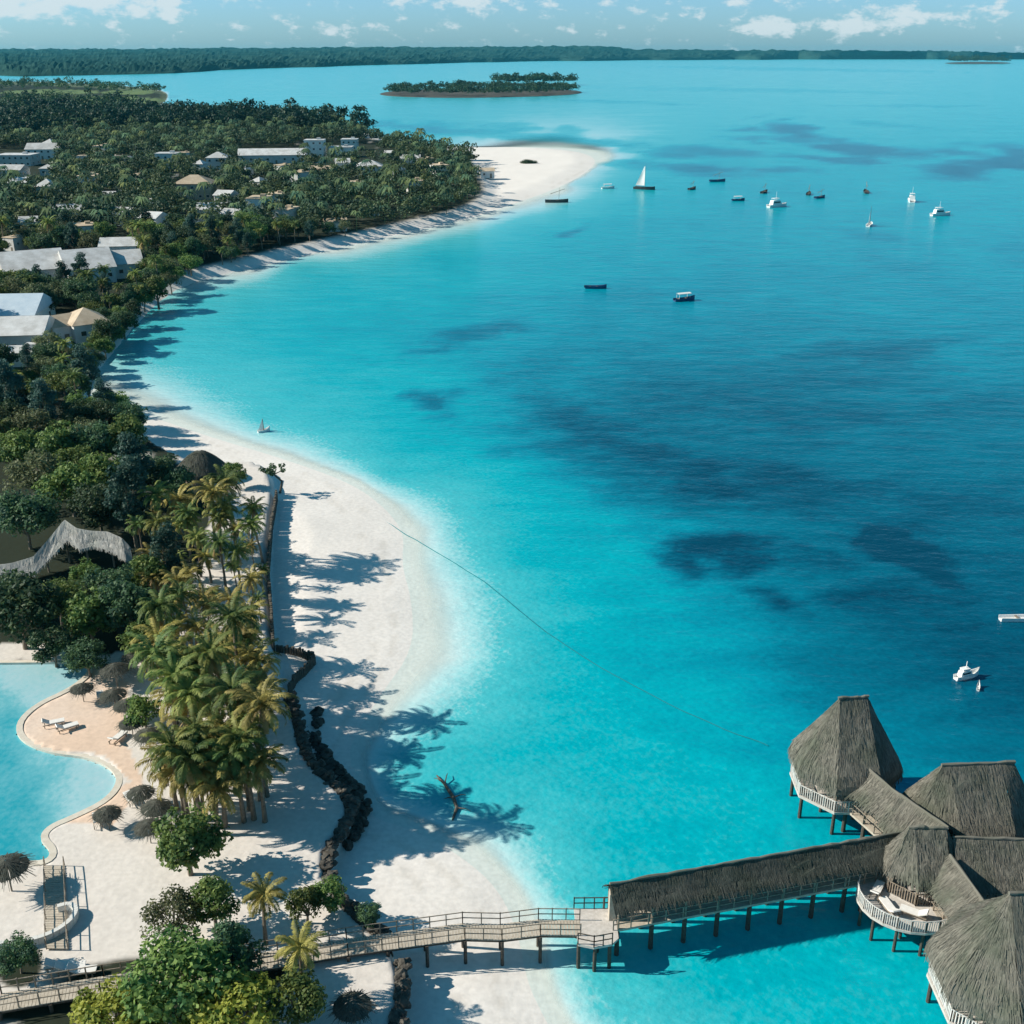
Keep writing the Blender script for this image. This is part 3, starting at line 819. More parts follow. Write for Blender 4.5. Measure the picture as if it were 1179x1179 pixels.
pavE, cE, _ = pavilion(1176, 1122, 5.6, 5.2, (1.9, 0.05), 1028, 'big bell shaped thatched pavilion nearest the camera, cut by the right edge', M['rail_white'], 'thatch', 1800, pr=[(0, 1.0), (.12, .97), (.26, .86), (.5, .57), (.78, .24), (1, 0)])
# hub where the roofs meet
pavC, cC, ringC = pavilion(1062, 992, 2.9, 2.7, (1.3, -.1), 953, 'small hipped thatch roof at the hub where covered walkway meets the pavilions', M['wood'], 'thatch', 700, pr=[(0, 1), (.5, .5), (1, 0)])

# ---- covered walkway and the gabled links
def link(name, p, q, w, h, zr, label, cat, tufts, rail=True, deck=True, spans=6, mat='thatch'):
    P_, Q_ = GV(*p, zr), GV(*q, zr)
    o = Vector((P_.x, P_.y, 0))
    t = thing(name, label, cat, o)
    a, b = P_ - o, Q_ - o
    gable_roof(t, a, b, w, h, M[mat], tufts)
    d = Vector((b.x - a.x, b.y - a.y, 0)); L = d.length; d.normalize(); s = Vector((-d.y, d.x, 0))
    ww = w * .8
    planked(t, [tuple(a.xy + s.xy * ww), tuple(b.xy + s.xy * ww), tuple(b.xy - s.xy * ww), tuple(a.xy - s.xy * ww)], DECK - .02, M['deck'], .2)
    pts = []
    for i in range(spans + 1):
        m = a.lerp(b, (i + .15) / (spans + .3))
        for sg in (-1, 1):
            e = m.xy + s.xy * ww * .92 * sg
            pts.append(tuple(e))
            MB().tube([(e.x, e.y, DECK), (e.x, e.y, zr - h + .25)], .09, 6).build('post', M['wood'], t)
    piles(t, pts, DECK - .2, .19)
    if rail:
        for sg in (-1, 1):
            railing(t, [tuple(a.xy + s.xy * ww * sg), tuple(b.xy + s.xy * ww * sg)], DECK, M['wood'], .95, 1.3)
    return t
w1 = link('covered_walkway', (702, 1018), (1046, 957), 1.4, 1.35, 5.6, 'long thatched covered walkway on dark piles, running from entry platform to the pavilions', 'walkway', 2600, spans=9, mat='thatch_dark')
w2 = link('gabled_link', (992, 879), (1042, 920), 1.75, 1.7, 6.2, 'sunlit tan gabled thatch link joining the far tall pavilion', 'walkway', 500, spans=2)
w2b = link('gabled_link', (1036, 915), (1092, 953), 2.1, 2.0, 6.45, 'tan gabled thatch link between hub roof and broad flat ridged pavilion', 'walkway', 500, spans=2)
w3 = link('gabled_link', (1094, 984), (1138, 1046), 1.7, 1.9, 6.2, 'narrow sunlit gabled link leading down to the big bell shaped pavilion', 'walkway', 600, spans=2)
w4 = link('thatched_hall', (1097, 964), (1240, 968), 2.9, 2.5, 6.8, 'wide grey green thatched hall running off the right edge of the picture', 'hall', 1500, spans=4)

# ---- round sun deck beside the hub
c = GV(1048, 1036, DECK)
sd_ = thing('sun_deck', 'round pale sun deck with white slatted railing, below the hub roof', 'deck', (c.x, c.y, 0))
ringF = [(3.9 * math.cos(a), 3.3 * math.sin(a)) for a in np.linspace(0, 2 * math.pi, 25)[:-1]]
planked(sd_, ringF, DECK - .04, M['white_deck'], .2)
railing(sd_, [(q[0] * .98, q[1] * .98) for q in ringF[10:24]], DECK - .04, M['rail_white'], .95, .9, slats=.17)
piles(sd_, [(q[0] * .9, q[1] * .9) for q in ringF[::2]] + [(q[0] * .45, q[1] * .45) for q in ringF[::4]], DECK - .24, .13)
# ---- entry platform
c = GV(688, 1066, DECK)
ep = thing('entry_platform', 'pale square platform where open footbridge meets covered walkway', 'platform', (c.x, c.y, 0))
pl = [(-1.6, 1.7), (1.35, 1.75), (1.4, -1.2), (.9, -1.75), (-.4, -2.05), (-1.5, -1.75)]
planked(ep, pl, DECK + .02, M['white_deck'], .2)
railing(ep, pl[3:] , DECK, M['pile'], 1.0, .8)
railing(ep, pl[:2], DECK, M['pile'], 1.0, .8)
piles(ep, [(-1.4, -1.5), (-.3, -1.8), (.8, -1.5), (-1.4, 1.4), (1.1, 1.4), (0, 0)], DECK - .2, .15)
mb = MB().box((1.1, .9, DECK + 1.2), (.5, .9, 2.4))
mb.build('entry_wall', M['deck'], ep)
# ---- footbridge over the beach
path = [(-70, 1172), (0, 1154), (118, 1134), (220, 1119), (300, 1107), (400, 1090), (534, 1072), (577, 1073), (621, 1067.5), (668, 1068)]
W_ = [GV(*q, DECK + .035 + (.5 if i < 4 else .5 * max(0, 1 - (i - 3) / 4))) for i, q in enumerate(path)]
br = thing('footbridge', 'narrow timber footbridge on dark posts crossing the beach from resort to platform', 'footbridge', (W_[6].x, W_[6].y, 0))
o = Vector((W_[6].x, W_[6].y, 0))
pts = [w - o for w in W_]
HWB = .78
def offs(pts, h):
    r = []
    for i, p in enumerate(pts):
        d = (pts[min(i + 1, len(pts) - 1)] - pts[max(0, i - 1)]); s = Vector((-d.y, d.x, 0)).normalized()
        r.append(p + s * h)
    return r
Lf, Rt = offs(pts, HWB), offs(pts, -HWB)
mb = MB()
for i in range(len(pts) - 1):
    L = (pts[i + 1] - pts[i]).length; k = max(2, int(L / .22))
    for j in range(k):
        a, b = (j + .04) / k, (j + .93) / k
        z = random.uniform(-.012, .012)
        q = [Lf[i].lerp(Lf[i + 1], a), Lf[i].lerp(Lf[i + 1], b), Rt[i].lerp(Rt[i + 1], b), Rt[i].lerp(Rt[i + 1], a)]
        mb.add([(v.x, v.y, v.z + z) for v in q] + [(v.x, v.y, v.z + z - .06) for v in q], [(0, 3, 2, 1), (4, 5, 6, 7), (0, 1, 5, 4), (1, 2, 6, 5), (2, 3, 7, 6), (3, 0, 4, 7)])
mb.build('deck', M['deck'], br)
mb = MB()
for E in (offs(pts, HWB * .85), offs(pts, -HWB * .85)):
    for i in range(len(pts) - 1):
        mb.beam(E[i] - Vector((0, 0, .17)), E[i + 1] - Vector((0, 0, .17)), .12, .2)
mb.build('girder', M['pile'], br)
for h in (HWB, -HWB):
    railing(br, [tuple(p) for p in offs(pts, h * .97)], DECK + .03, M['wood'], 1.0, 1.15, .045)
for i in range(len(pts) - 1):
    L = (pts[i + 1] - pts[i]).length; k = max(1, round(L / 3.2))
    for j in range(k):
        a = j / k
        for E in (Lf, Rt):
            e = E[i].lerp(E[i + 1], a) * 1.0
            MB().tube([(e.x, e.y, -1.2), (e.x, e.y, e.z - .12)], .13, 7).build('post', M['pile'], br)

# ---------------------------------------------------------------- sea walls
def px_line(pts, z): return [GV(*q, z) for q in pts]
def rock_wall(pxs, label, z0, z1, w, n, name='rock_sea_wall'):
    ln = px_line(pxs, z1)
    o = Vector((ln[0].x, ln[0].y, 0))
    mb = MB()
    seg = [(b - a).length for a, b in zip(ln[:-1], ln[1:])]
    T_ = sum(seg)
    for k in range(n):
        t = random.random() * T_; i = 0
        while i < len(seg) - 1 and t > seg[i]: t -= seg[i]; i += 1
        a, b = ln[i], ln[i + 1]; d = (b - a).normalized(); s = Vector((d.y, -d.x, 0))
        u = random.random()
        p = a.lerp(b, min(1, t / seg[i])) + s * (random.uniform(-.35, .15) + (1 - u) * w)
        r = random.uniform(.18, .5)
        mb.blob((p.x - o.x, p.y - o.y, z0 + (z1 - z0) * u - .1), (r, r * random.uniform(.7, 1.2), r * random.uniform(.6, 1.0)), 2, .34)
    w_ = mb.build(name, M['rock'])
    w_.location = o
    return tag(w_, label, 'sea wall')
rock_wall([(333, 798), (346, 832), (352, 862), (370, 886), (398, 908), (408, 930), (396, 954), (380, 974), (378, 1004)], 'dark jagged coral rock wall curving along the beach edge beside the tall palms', .2, 2.35, 2.3, 950)
rock_wall([(366, 815), (364, 850), (384, 876), (412, 902), (424, 926), (414, 950), (396, 972)], 'lower row of dark rocks at the foot of the curving rock wall', .0, .7, 1.0, 200, 'rock_row')
rock_wall([(378, 1004), (386, 1024), (408, 1046), (432, 1066), (455, 1084)], 'dark rock slope beside the footbridge landing, under small green trees', .2, 2.35, 2.2, 420)
rock_wall([(458, 1100), (466, 1116), (465, 1140), (458, 1179), (448, 1230), (440, 1320)], 'rough grey rock wall below the footbridge at the bottom edge', .2, 2.35, 2.0, 480)
def timber_wall(pxs, label, z0, z1):
    ln = px_line(pxs, z1); o = Vector((ln[0].x, ln[0].y, 0)); mb = MB()
    for a, b in zip(ln[:-1], ln[1:]):
        L = (b - a).length; k = max(1, round(L / .32))
        for i in range(k):
            p = a.lerp(b, (i + .5) / k) - o
            h = z1 + random.uniform(-.15, .2)
            mb.tube([(p.x, p.y, z0), (p.x + random.uniform(-.05, .05), p.y, h)], random.uniform(.13, .2), 6)
    w_ = mb.build('timber_sea_wall', M['dead_wood']); w_.location = o
    return tag(w_, label, 'sea wall')
timber_wall([(318, 565), (312, 600), (308, 650), (312, 700), (314, 738)], 'straight dark log retaining wall between upper palms and white beach', .2, 2.5)
timber_wall([(317, 742), (342, 746), (362, 753), (352, 765), (340, 776), (332, 790)], 'zigzag row of dark logs jutting out on the sand above the rock wall', .3, 1.8)

# ---------------------------------------------------------------- pool
t = thing('swimming_pool', 'curving turquoise swimming pool with pale rounded coping', 'pool', (0, 0, 0))
c0 = GV(40, 880, LAND_Z)
t.location = (c0.x, c0.y, LAND_Z)
PL = [(q[0] - c0.x, q[1] - c0.y) for q in POOL]
mb = MB(); n_ = len(PL)
def inset(poly, d):
    r = []
    n = len(poly)
    a2 = sum(poly[i][0] * poly[(i + 1) % n][1] - poly[(i + 1) % n][0] * poly[i][1] for i in range(n))
    sg = 1 if a2 > 0 else -1
    for i in range(n):
        a, b = Vector(poly[i - 1]), Vector(poly[(i + 1) % n]); e = (b - a)
        e = e.normalized() if e.length > 1e-6 else Vector((1, 0))
        r.append((poly[i][0] - sg * e.y * d, poly[i][1] + sg * e.x * d))
    return r
O_, I_ = inset(PL, -.45), inset(PL, .1)
vs = [(*q, .10) for q in O_] + [(*q, .14) for q in I_] + [(*q, -.5) for q in I_] + [(*q, -.6) for q in O_]
fs = []
for i in range(n_):
    j = (i + 1) % n_
    fs += [(i, j, n_ + j, n_ + i), (n_ + i, n_ + j, 2 * n_ + j, 2 * n_ + i), (i, 3 * n_ + i, 3 * n_ + j, j)]
mb.add(vs, fs).build('coping', M['coping'], t)
gx = np.arange(min(q[0] for q in PL), max(q[0] for q in PL) + .4, .4); gy = np.arange(min(q[1] for q in PL), max(q[1] for q in PL) + .4, .4)
GX, GY = np.meshgrid(gx, gy)
ins = sdist(PL, GX, GY)
ppx, ppy = PX(GX + c0.x, GY + c0.y, LAND_Z - .1)
PC = [(20, 780, .10), (80, 772, .10), (40, 800, .13), (0, 808, .26), (10, 830, .38), (10, 870, .36), (50, 880, .24), (100, 885, .12), (125, 900, .10), (90, 925, .12), (60, 910, .16), (40, 900, .34), (20, 920, .37), (40, 960, .34), (0, 960, .40), (-60, 880, .42), (-200, 800, .2), (-200, 950, .42), (30, 990, .33)]
num = 0; den = 0
for a, b, v in PC:
    w = 1 / ((ppx - a) ** 2 + (ppy - b) ** 2 + 120) ** 1.5
    num = num + w * v * .84; den = den + w
dep = num / den + (fbm(GX, GY, 3, 4) - .5) * .08
PW = np.stack([GX, GY, GX * 0 - .1], -1)
pw = grid_mesh('pool_water', PW, m_w.copy(), {'depth': dep, 'seagrass': dep * 0})
me = pw.data
import bmesh
bm = bmesh.new(); bm.from_mesh(me)
flat = ins.reshape(-1)
bm.verts.ensure_lookup_table()
bmesh.ops.delete(bm, geom=[v for v in bm.verts if flat[v.index] < -.3], context='VERTS')
bm.to_mesh(me); bm.free()
pw.name = 'water'; pw.parent = t
mp_ = pw.data.materials[0]; mp_.name = 'pool_water'
for nd in mp_.node_tree.nodes:                 # calm, opaque enough to hide the basin floor
    if nd.type == 'BUMP': nd.inputs['Strength'].default_value = .12
    if nd.type == 'MAP_RANGE': nd.inputs[1].default_value = -.2; nd.inputs[2].default_value = .0
    if nd.type == 'VALTORGB':
        nd.color_ramp.elements[0].color = (.46, .60, .63, 1); nd.color_ramp.elements[1].color = (.36, .55, .60, 1); nd.color_ramp.elements[2].color = (.30, .53, .58, 1); nd.color_ramp.elements[3].color = (.15, .44, .50, 1); nd.color_ramp.elements[4].color = (.02, .31, .39, 1)

# ---------------------------------------------------------------- thatched parasols
def make_parasol(label, r=1.4):
    t = thing('thatched_parasol', label, 'parasol')
    MB().tube([(0, 0, 0), (0, 0, 2.5)], .06, 7).build('pole', M['wood'], t)
    mb = MB()
    for i in range(10):
        a0, a1 = 2 * math.pi * i / 10, 2 * math.pi * (i + 1) / 10
        def fn(u, s, a0=a0, a1=a1):
            a = a0 + (a1 - a0) * u; rr = r * (1 - s) ** .9 + .02
            return (rr * math.cos(a), rr * math.sin(a), 2.0 + .62 * s)
        thatch(mb, fn, 2, 4, .9, 1.6, 22, .22, .022)
    mb.build('canopy', M['thatch_dark'], t)
    return t
par_spots = [(132, 770, 'dark thatched parasol second from the back on the pool terrace'), (93, 787, 'dark thatched parasol at the edge of upper pool lobe'),
 (130, 796, 'dark thatched parasol on pink paving between upper pool lobe and palms'), (145, 808, 'shaded thatched parasol tucked behind the middle parasol group'),
 (150, 827, 'thatched parasol half hidden by a round shrub beside the terrace'), (170, 842, 'thatched parasol at the foot of tall palms, middle of the terrace'),
 (161, 907, 'big dark thatched parasol right of the lower pool lobe'), (122, 931, 'dark thatched parasol close to the coping of lower pool lobe'),
 (179, 925, 'thatched parasol under the yellow palm fronds'), (170, 946, 'pale topped thatched parasol above the round bushy tree'),
 (152, 751, 'dark thatched parasol farthest back on the pool terrace'), (405, 1150, 'dark thatched parasol below the footbridge near rocks'),
 (8, 1000, 'large dark thatched parasol at lower pool corner, left edge'), (78, 1176, 'thatched parasol under the footbridge shadow, bottom left')]
p0 = None
for i, (a, b, lab) in enumerate(par_spots[:13]):
    w = GV(a, b, LAND_Z + 2.1)
    if i == 0:
        p0 = make_parasol(lab); p0.location = (w.x, w.y, LAND_Z); p0['group'] = 'thatched parasols around the pool'
    else:
        dup(p0, (w.x, w.y, LAND_Z - (.3 if i == 11 else 0)), random.random() * 6, 1.1 if i == 12 else random.uniform(.76, .88), lab)
# ---- round beach hut
c = GV(231, 534, 4.6)
hut = thing('thatched_hut', 'round dark thatched hut at the top of the beach behind palms', 'hut', (c.x, c.y, LAND_Z - .6))
mb = MB()
for i in range(12):
    a0, a1 = 2 * math.pi * i / 12, 2 * math.pi * (i + 1) / 12
    def fn(u, s, a0=a0, a1=a1):
        a = a0 + (a1 - a0) * u; rr = 3.6 * (1 - s) ** .62 + .03
        return (rr * math.cos(a), rr * math.sin(a), 2.4 + 2.6 * s)
    thatch(mb, fn, 3, 6, 1.9, 4, 60)
mb.build('roof', M['thatch_dark'], hut)
for k in range(8):
    a = k * math.pi / 4
    MB().tube([(2.9 * math.cos(a), 2.9 * math.sin(a), -.2), (2.9 * math.cos(a), 2.9 * math.sin(a), 3.0)], .1, 6).build('post', M['wood'], hut)
MB().lathe([(2.6, 0), (2.6, .9)], n=16).build('counter', M['wood'], hut)
# ---- sweeping pale canopy among the trees
sp = [(-40, 652, 4.6), (10, 649, 4.6), (38, 641, 5.0), (58, 618, 6.4), (74, 598, 7.8), (88, 608, 7.1), (104, 611, 6.8), (124, 612, 6.7), (140, 619, 6.2), (150, 630, 5.2)]
S_ = [GV(*q) for q in sp]
o = Vector((S_[4].x, S_[4].y, LAND_Z))
can = thing('sweeping_canopy', 'pale curved thatch canopy with one sharp peak, among dark trees', 'canopy', o)
mb = MB()
low = [1.0, 1.3, 2.6, 3.0, 3.4, 3.6, 2.4, 3.2, 3.8, 2.2]
back = [.8, 1.0, 2.0, 2.4, 3.0, 3.0, 2.8, 3.0, 3.0, 1.6]
xs_ = np.linspace(0, 1, len(S_))
def spn(u):
    return Vector([float(np.interp(u, xs_, [v[k] for v in S_])) for k in range(3)]) - o
def fnf(u, s):
    p = spn(u); d = float(np.interp(u, xs_, low)) * (1 - s)
    return p + Vector((.25 * d, -.62 * d, -.66 * d + .10 * d * d * .4))
def fnb(u, s):
    p = spn(u); d = float(np.interp(u, xs_, back)) * (1 - s)
    return p + Vector((-.1 * d, .72 * d, -.6 * d))
thatch(mb, fnf, 40, 5, 18, 3, 500); thatch(mb, fnb, 40, 5, 18, 3, 300)
mb.build('roof', M['thatch_pale'], can)
for u in (.12, .3, .44, .62, .8, .96):
    p = spn(u) + Vector((0, -.4, -.5))
    MB().tube([(p.x, p.y, -.2), (p.x, p.y, p.z)], .12, 6).build('post', M['wood'], can)
# ---- curved garden wall, boardwalk, loungers
wl_ = [GV(*q, LAND_Z + .5) for q in smooth_poly([(-30, 1086), (20, 1086), (58, 1076), (82, 1060), (89, 1046), (80, 1040), (66, 1044)], 2, False)]
o = wl_[0].copy(); o.z = 0
mb = MB()
for a, b in zip(wl_[:-1], wl_[1:]):
    mb.beam(a - o - Vector((0, 0, .4)), b - o - Vector((0, 0, .4)), .35, 1.0)
gw = mb.build('garden_wall', M['wall']); gw.location = o
tag(gw, 'low curved pale wall hooking round the paving, lower left', 'wall')
a, b = GV(63, 996, LAND_Z + .12), GV(66, 1092, LAND_Z + .12)
bw = thing('boardwalk', 'narrow pale boardwalk with thin side rails, left of the sandy court', 'boardwalk', (a.x, a.y, LAND_Z))
mb = MB(); L = (b - a).length; k = int(L / .25)
for i in range(k):
    p = a.lerp(b, (i + .5) / k) - a
    mb.box((p.x, p.y, .08 + random.uniform(-.01, .01)), (1.5, .21, .07), random.uniform(-.02, .02))
mb.build('planks', M['deck'], bw)
for sx in (-.75, .75):
    e = (b - a); railing(bw, [(sx, 0, .05), (e.x + sx, e.y, .05)], 0, M['wood'], .9, 1.6, .04)
def make_lounger(label):
    t = thing('sun_lounger', label, 'sun lounger')
    mb = MB()
    for y in (-.3, .3): mb.beam((-.95, y, .3), (.95, y, .3), .06, .07)
    mb.build('frame', M['wood'], t)
    for x_ in (-.8, .7):
        for y in (-.3, .3): MB().box((x_, y, .14), (.07, .07, .3)).build('leg', M['wood'], t)
    MB().box((.3, 0, .38), (1.3, .62, .1)).build('seat', M['cushion'], t)
    mb = MB().beam((-.36, 0, .38), (-.95, 0, .78), .62, .1); mb.build('backrest', M['cushion'], t)
    return t
lg = None
for i, (a, b, rz, lab) in enumerate([(62, 833, .4, 'white sun lounger on the tan paving, left of a pair near the pool bend'), (78, 838, .6, 'white sun lounger on the tan paving, right of a pair near the pool bend'),
   (70, 1112, .2, 'white sun lounger on sand above the footbridge, left of three'), (82, 1115, .25, 'white sun lounger on sand above the footbridge, middle of three'), (95, 1119, .1, 'white sun lounger on sand above the footbridge, right of three'),
   (112, 945, 2.0, 'sun lounger beside the parasol close to lower pool coping'), (150, 920, 2.2, 'sun lounger beside the big parasol right of lower pool lobe'), (116, 803, 2.0, 'sun lounger in front of the parasol on pink paving'), (136, 850, 1.2, 'lone sun lounger in the middle of the pink paving')]):
    w = GV(a, b, LAND_Z + .3)
    if i == 0: lg = make_lounger(lab); lg.location = (w.x, w.y, LAND_Z + .12); lg.rotation_euler.z = rz; lg['group'] = 'sun loungers on the resort terrace'
    else: dup(lg, (w.x, w.y, LAND_Z + .12), rz, 1, lab)
# white chairs on the round deck
c = GV(1048, 1036, DECK)
for i, (a, b, lab) in enumerate([(1010, 1024, 'white lounger by the railing on the round sun deck, nearest the walkway'), (1024, 1044, 'white lounger at the front curve of the round sun deck'), (1052, 1050, 'white lounger on the round sun deck, nearest the bell shaped pavilion')]):
    w = GV(a, b, DECK + .3); dup(lg, (w.x, w.y, DECK - .03), 1 + i * .8, 1, lab, 'white loungers on the round sun deck')
# ---------------------------------------------------------------- trees
def unit(n, r):
    v = r.normal(size=(n, 3)); return v / np.linalg.norm(v, axis=1, keepdims=True)
def leaf_quads(c, nrm, size, r, aspect=1.6):
    """random quads at c facing roughly along nrm"""
    n = len(c)
    k = nrm + r.normal(size=(n, 3)) * .55
    k /= np.linalg.norm(k, axis=1, keepdims=True)
    a = np.cross(k, unit(n, r)); a /= np.linalg.norm(a, axis=1, keepdims=True) + 1e-9
    b = np.cross(k, a)
    s = size * r.uniform(.6, 1.35, (n, 1)); t = s / aspect
    return np.stack([c - a * s * .5 - b * t * .2, c - b * t * .5 + a * s * .05, c + a * s * .5 + b * t * .1, c + b * t * .5], 1)
def crown_points(r, R, H, nclump, per, crad, flat=1.0):
    """clumps on an uneven shell; returns clump centres and leaves"""
    d = unit(nclump * 3, r); d = d[d[:, 2] > -.6][:nclump]
    rad = r.uniform(.5, 1.0, (len(d), 1)) ** .6
    cc = d * rad * np.array([R, R, H])
    cc *= (1 + .18 * np.sin(3 * np.arctan2(cc[:, 1:2], cc[:, 0:1]) + r.uniform(0, 6)))
    pts, nr = [], []
    for q in cc:
        k = int(per * r.uniform(.6, 1.3)); u = unit(k, r)
        rr = crad * r.uniform(.7, 1.25)
        p = q + u * (r.uniform(.25, 1, (k, 1)) ** .5) * np.array([rr, rr, rr * .72 * flat])
        pts.append(p); nr.append(u * .7 + np.array([0, 0, .55]))
    return cc, np.concatenate(pts), np.concatenate(nr)
def make_broadleaf(seed, R, H, trunk_h, mat, leaf, nclump=26, per=100, name='broadleaf_tree', cat='tree', label='', trunk_r=.2):
    r = np.random.default_rng(seed)
    t = thing(name, label, cat)
    cz = trunk_h + H * .75
    cc, pts, nr = crown_points(r, R * .78, H * .78, nclump, per, R * .36)
    V = leaf_quads(pts + [0, 0, cz], nr, leaf, r)
    quad_mesh('crown', V, mat, t)
    mb = MB()
    lean = Vector((r.uniform(-.3, .3), r.uniform(-.3, .3), 0)) * (trunk_h / 3)
    top = Vector((0, 0, trunk_h)) + lean
    mb.tube([(0, 0, -.4), lean * .4 + Vector((0, 0, trunk_h * .5)), top], [trunk_r * 1.3, trunk_r, trunk_r * .8], 7)
    for q in cc[:: max(1, len(cc) // 9)]:
        e = Vector((q[0] * .85, q[1] * .85, cz + q[2] * .85)); m_ = top.lerp(e, .5) + Vector((0, 0, -.08 * R))
        mb.tube([top - Vector((0, 0, .2)), m_, e], [trunk_r * .6, trunk_r * .35, trunk_r * .12], 5)
    mb.build('trunk', M['bark'], t)
    return t
def frond(V, base, az, lift, L, r, droop=1.0, nl=13, lw=.075, ll=.62):
    d = np.array([math.cos(az), math.sin(az), 0]); s = np.array([-d[1], d[0], 0])
    P_ = []
    ang = lift
    p = np.array(base, float); P_.append(p.copy())
    tw = r.uniform(-.25, .25)
    for k in range(nl):
        st = L / nl
        p = p + (d * math.cos(ang) + np.array([0, 0, math.sin(ang)])) * st + s * tw * st * .35
        ang -= droop * (1.75 / nl) * (.5 + k / nl)
        P_.append(p.copy())
    for k in range(nl):
        a, b = P_[k], P_[k + 1]; w = .035 * (1 - k / nl) + .012
        V.append([a - s * w, a + s * w, b + s * w, b - s * w])
        if k < 1: continue
        fw = (b - a) / (np.linalg.norm(b - a) + 1e-9)
        f = math.sin(math.pi * min(1, (k + 1.5) / (nl + 2.2))) ** .6
        for sg in (-1, 1):
            for h in (0.15, .65):
                o = a + (b - a) * h
                l_ = ll * f * r.uniform(.8, 1.15)
                e = o + s * sg * l_ * .78 + fw * l_ * .5 - np.array([0, 0, l_ * r.uniform(.25, .6)])
                mid = (o + e) / 2 + np.array([0, 0, .06])
                wv = fw * lw
                V.append([o, mid - wv, e, mid + wv])
def make_palm(seed, h, L, nf, mat, label='', lean=.6, dead=5, name='coconut_palm'):
    r = np.random.default_rng(seed)
    t = thing(name, label, 'palm tree')
    az0 = r.uniform(0, 6.28)
    top = np.array([math.cos(az0) * lean, math.sin(az0) * lean, h])
    MB().tube([(0, 0, -.3), (top[0] * .15, top[1] * .15, h * .35), (top[0] * .5, top[1] * .5, h * .7), tuple(top)], [.26, .19, .15, .13], 7).build('trunk', M['bark'], t)
    V = []
    for k in range(nf):
        az = k * 2.399 + r.uniform(-.2, .2)
        q = k / nf
        frond(V, top, az, 1.25 - 1.35 * q + r.uniform(-.12, .12), L * r.uniform(.82, 1.08), r, .8 + .5 * q)
    cr = quad_mesh('crown', np.array(V), mat, t)
    if dead:
        V = []
        for k in range(dead):
            frond(V, top - [0, 0, .15], r.uniform(0, 6.28), -.55 + r.uniform(-.3, .2), L * .75, r, .75, ll=.35)
        quad_mesh('dry_frond', np.array(V), M['frond_dead'], t)
    mb = MB()
    for k in range(5):
        a = k * 1.3; mb.blob((top[0] + .24 * math.cos(a), top[1] + .24 * math.sin(a), top[2] - .25), (.14, .14, .17), 1, .05)
    mb.build('coconut', M['bark'], t)
    return t
# --- prototypes
palmA = [make_palm(100 + i, h, L, nf, M[('leaf_palm_dark', 'leaf_palm', 'leaf_palm_gold')[i % 3]], lean=ln, dead=dd) for i, (h, L, nf, ln, dd) in enumerate([(9, 3.3, 24, .7, 6), (8, 3.0, 22, .5, 7), (10, 3.4, 26, 1.0, 5), (7, 2.9, 22, .4, 6), (8.5, 3.1, 24, .9, 8), (6, 2.7, 20, .3, 3), (9.5, 3.5, 22, 2.4, 9), (7.5, 3.2, 26, 1.8, 4), (5, 3.0, 18, .5, 6)])]
PH = [9, 8, 10, 7, 8.5, 6, 9.5, 7.5, 5]
used = set()
PALM_NOTE = {}
PALMS = [(184, 603, 1), (213, 592, 0), (240, 566, 2), (264, 556, 0), (286, 586, 4), (291, 628, 2), (254, 622, 0), (206, 640, 1), (270, 652, 4), (228, 655, 3), (214, 684, 0), (198, 722, 4), (192, 752, 1), (236, 700, 2), (268, 716, 0),
 (284, 756, 2), (232, 756, 4), (212, 798, 1), (258, 796, 0), (288, 812, 2), (236, 836, 4), (205, 858, 1), (272, 868, 3), (190, 784, 4), (298, 690, 3), (278, 846, 1), (298, 880, 5), (182, 568, 1), (160, 604, 3), (250, 596, 4), (226, 618, 1), (300, 655, 1), (222, 872, 3), (186, 650, 7), (200, 668, 8), (282, 706, 8), (186, 736, 8), (298, 796, 8), (300, 840, 7), (196, 878, 8), (286, 884, 8), (240, 640, 8), (270, 610, 8), (222, 596, 7), (200, 610, 8), (298, 600, 7), (176, 590, 8), (204, 770, 7), (192, 700, 8), (290, 730, 7), (302, 760, 8), (172, 640, 8), (210, 575, 8), (246, 582, 7), (272, 630, 7), (200,740,6),(222,724,8),(250,756,8),(232,770,8),(264,738,8),(280,730,8),(216,784,8),(246,802,8),(274,792,8),(228,820,8),(256,838,8),(240,860,8),(210,760,8),(196,800,8),(262,690,8),(232,690,8),(180,664,8),(216,660,8),(290,668,8),(205,884,8),(228,896,8),(252,892,8),(244,908,8), (292, 780, 0), (180, 700, 3), (246, 682, 1), (240, 876, 5)]
PLAB = 'coconut palm with yellow green fronds in the dense palm row between pool terrace and beach'
DIST = {0: 'palm at the upper left of the palm row, above the pale canopy', 3: 'palm at the top of the row just below the dark round hut', 5: 'palm at the beach edge where the log retaining wall stands', 17: 'palm leaning over the pool terrace parasols, pool side of the row', 21: 'palm with yellowed fronds at the lower pool side end of the row', 27: 'short palm standing by itself over sand at the lower end of the row', 16: 'palm in the middle of the row with sunlit yellow fronds facing the pool'}
def place(proto, idx, key, loc, rz, s, label, group):
    if (key, idx) not in used:
        used.add((key, idx)); o = proto[idx]
        o.location = loc; o.rotation_euler = (0, 0, rz); o.scale = (s, s, s); o['label'] = label
        if group: o['group'] = group
        return o
    return dup(proto[idx], loc, rz, s, label, group)
for i, (a, b, k) in enumerate(PALMS):
    s = random.uniform(.88, 1.02) * (.74 if 585 < b < 695 else 1)
    w = GV(a, b, LAND_Z + PH[k] * s)
    by = float(PX(w.x, w.y, LAND_Z)[1])
    if k != 8 and (692 < by < 750 or 772 < by < 808 or 850 < by < 872):
        s *= .58; w = GV(a, b, LAND_Z + PH[k] * s)
    place(palmA, k, 'palm', (w.x, w.y, LAND_Z), random.random() * 6.28, s, DIST.get(i, PLAB), 'coconut palms in the row above the beach')
w = GV(345, 1098, LAND_Z + 3.6)
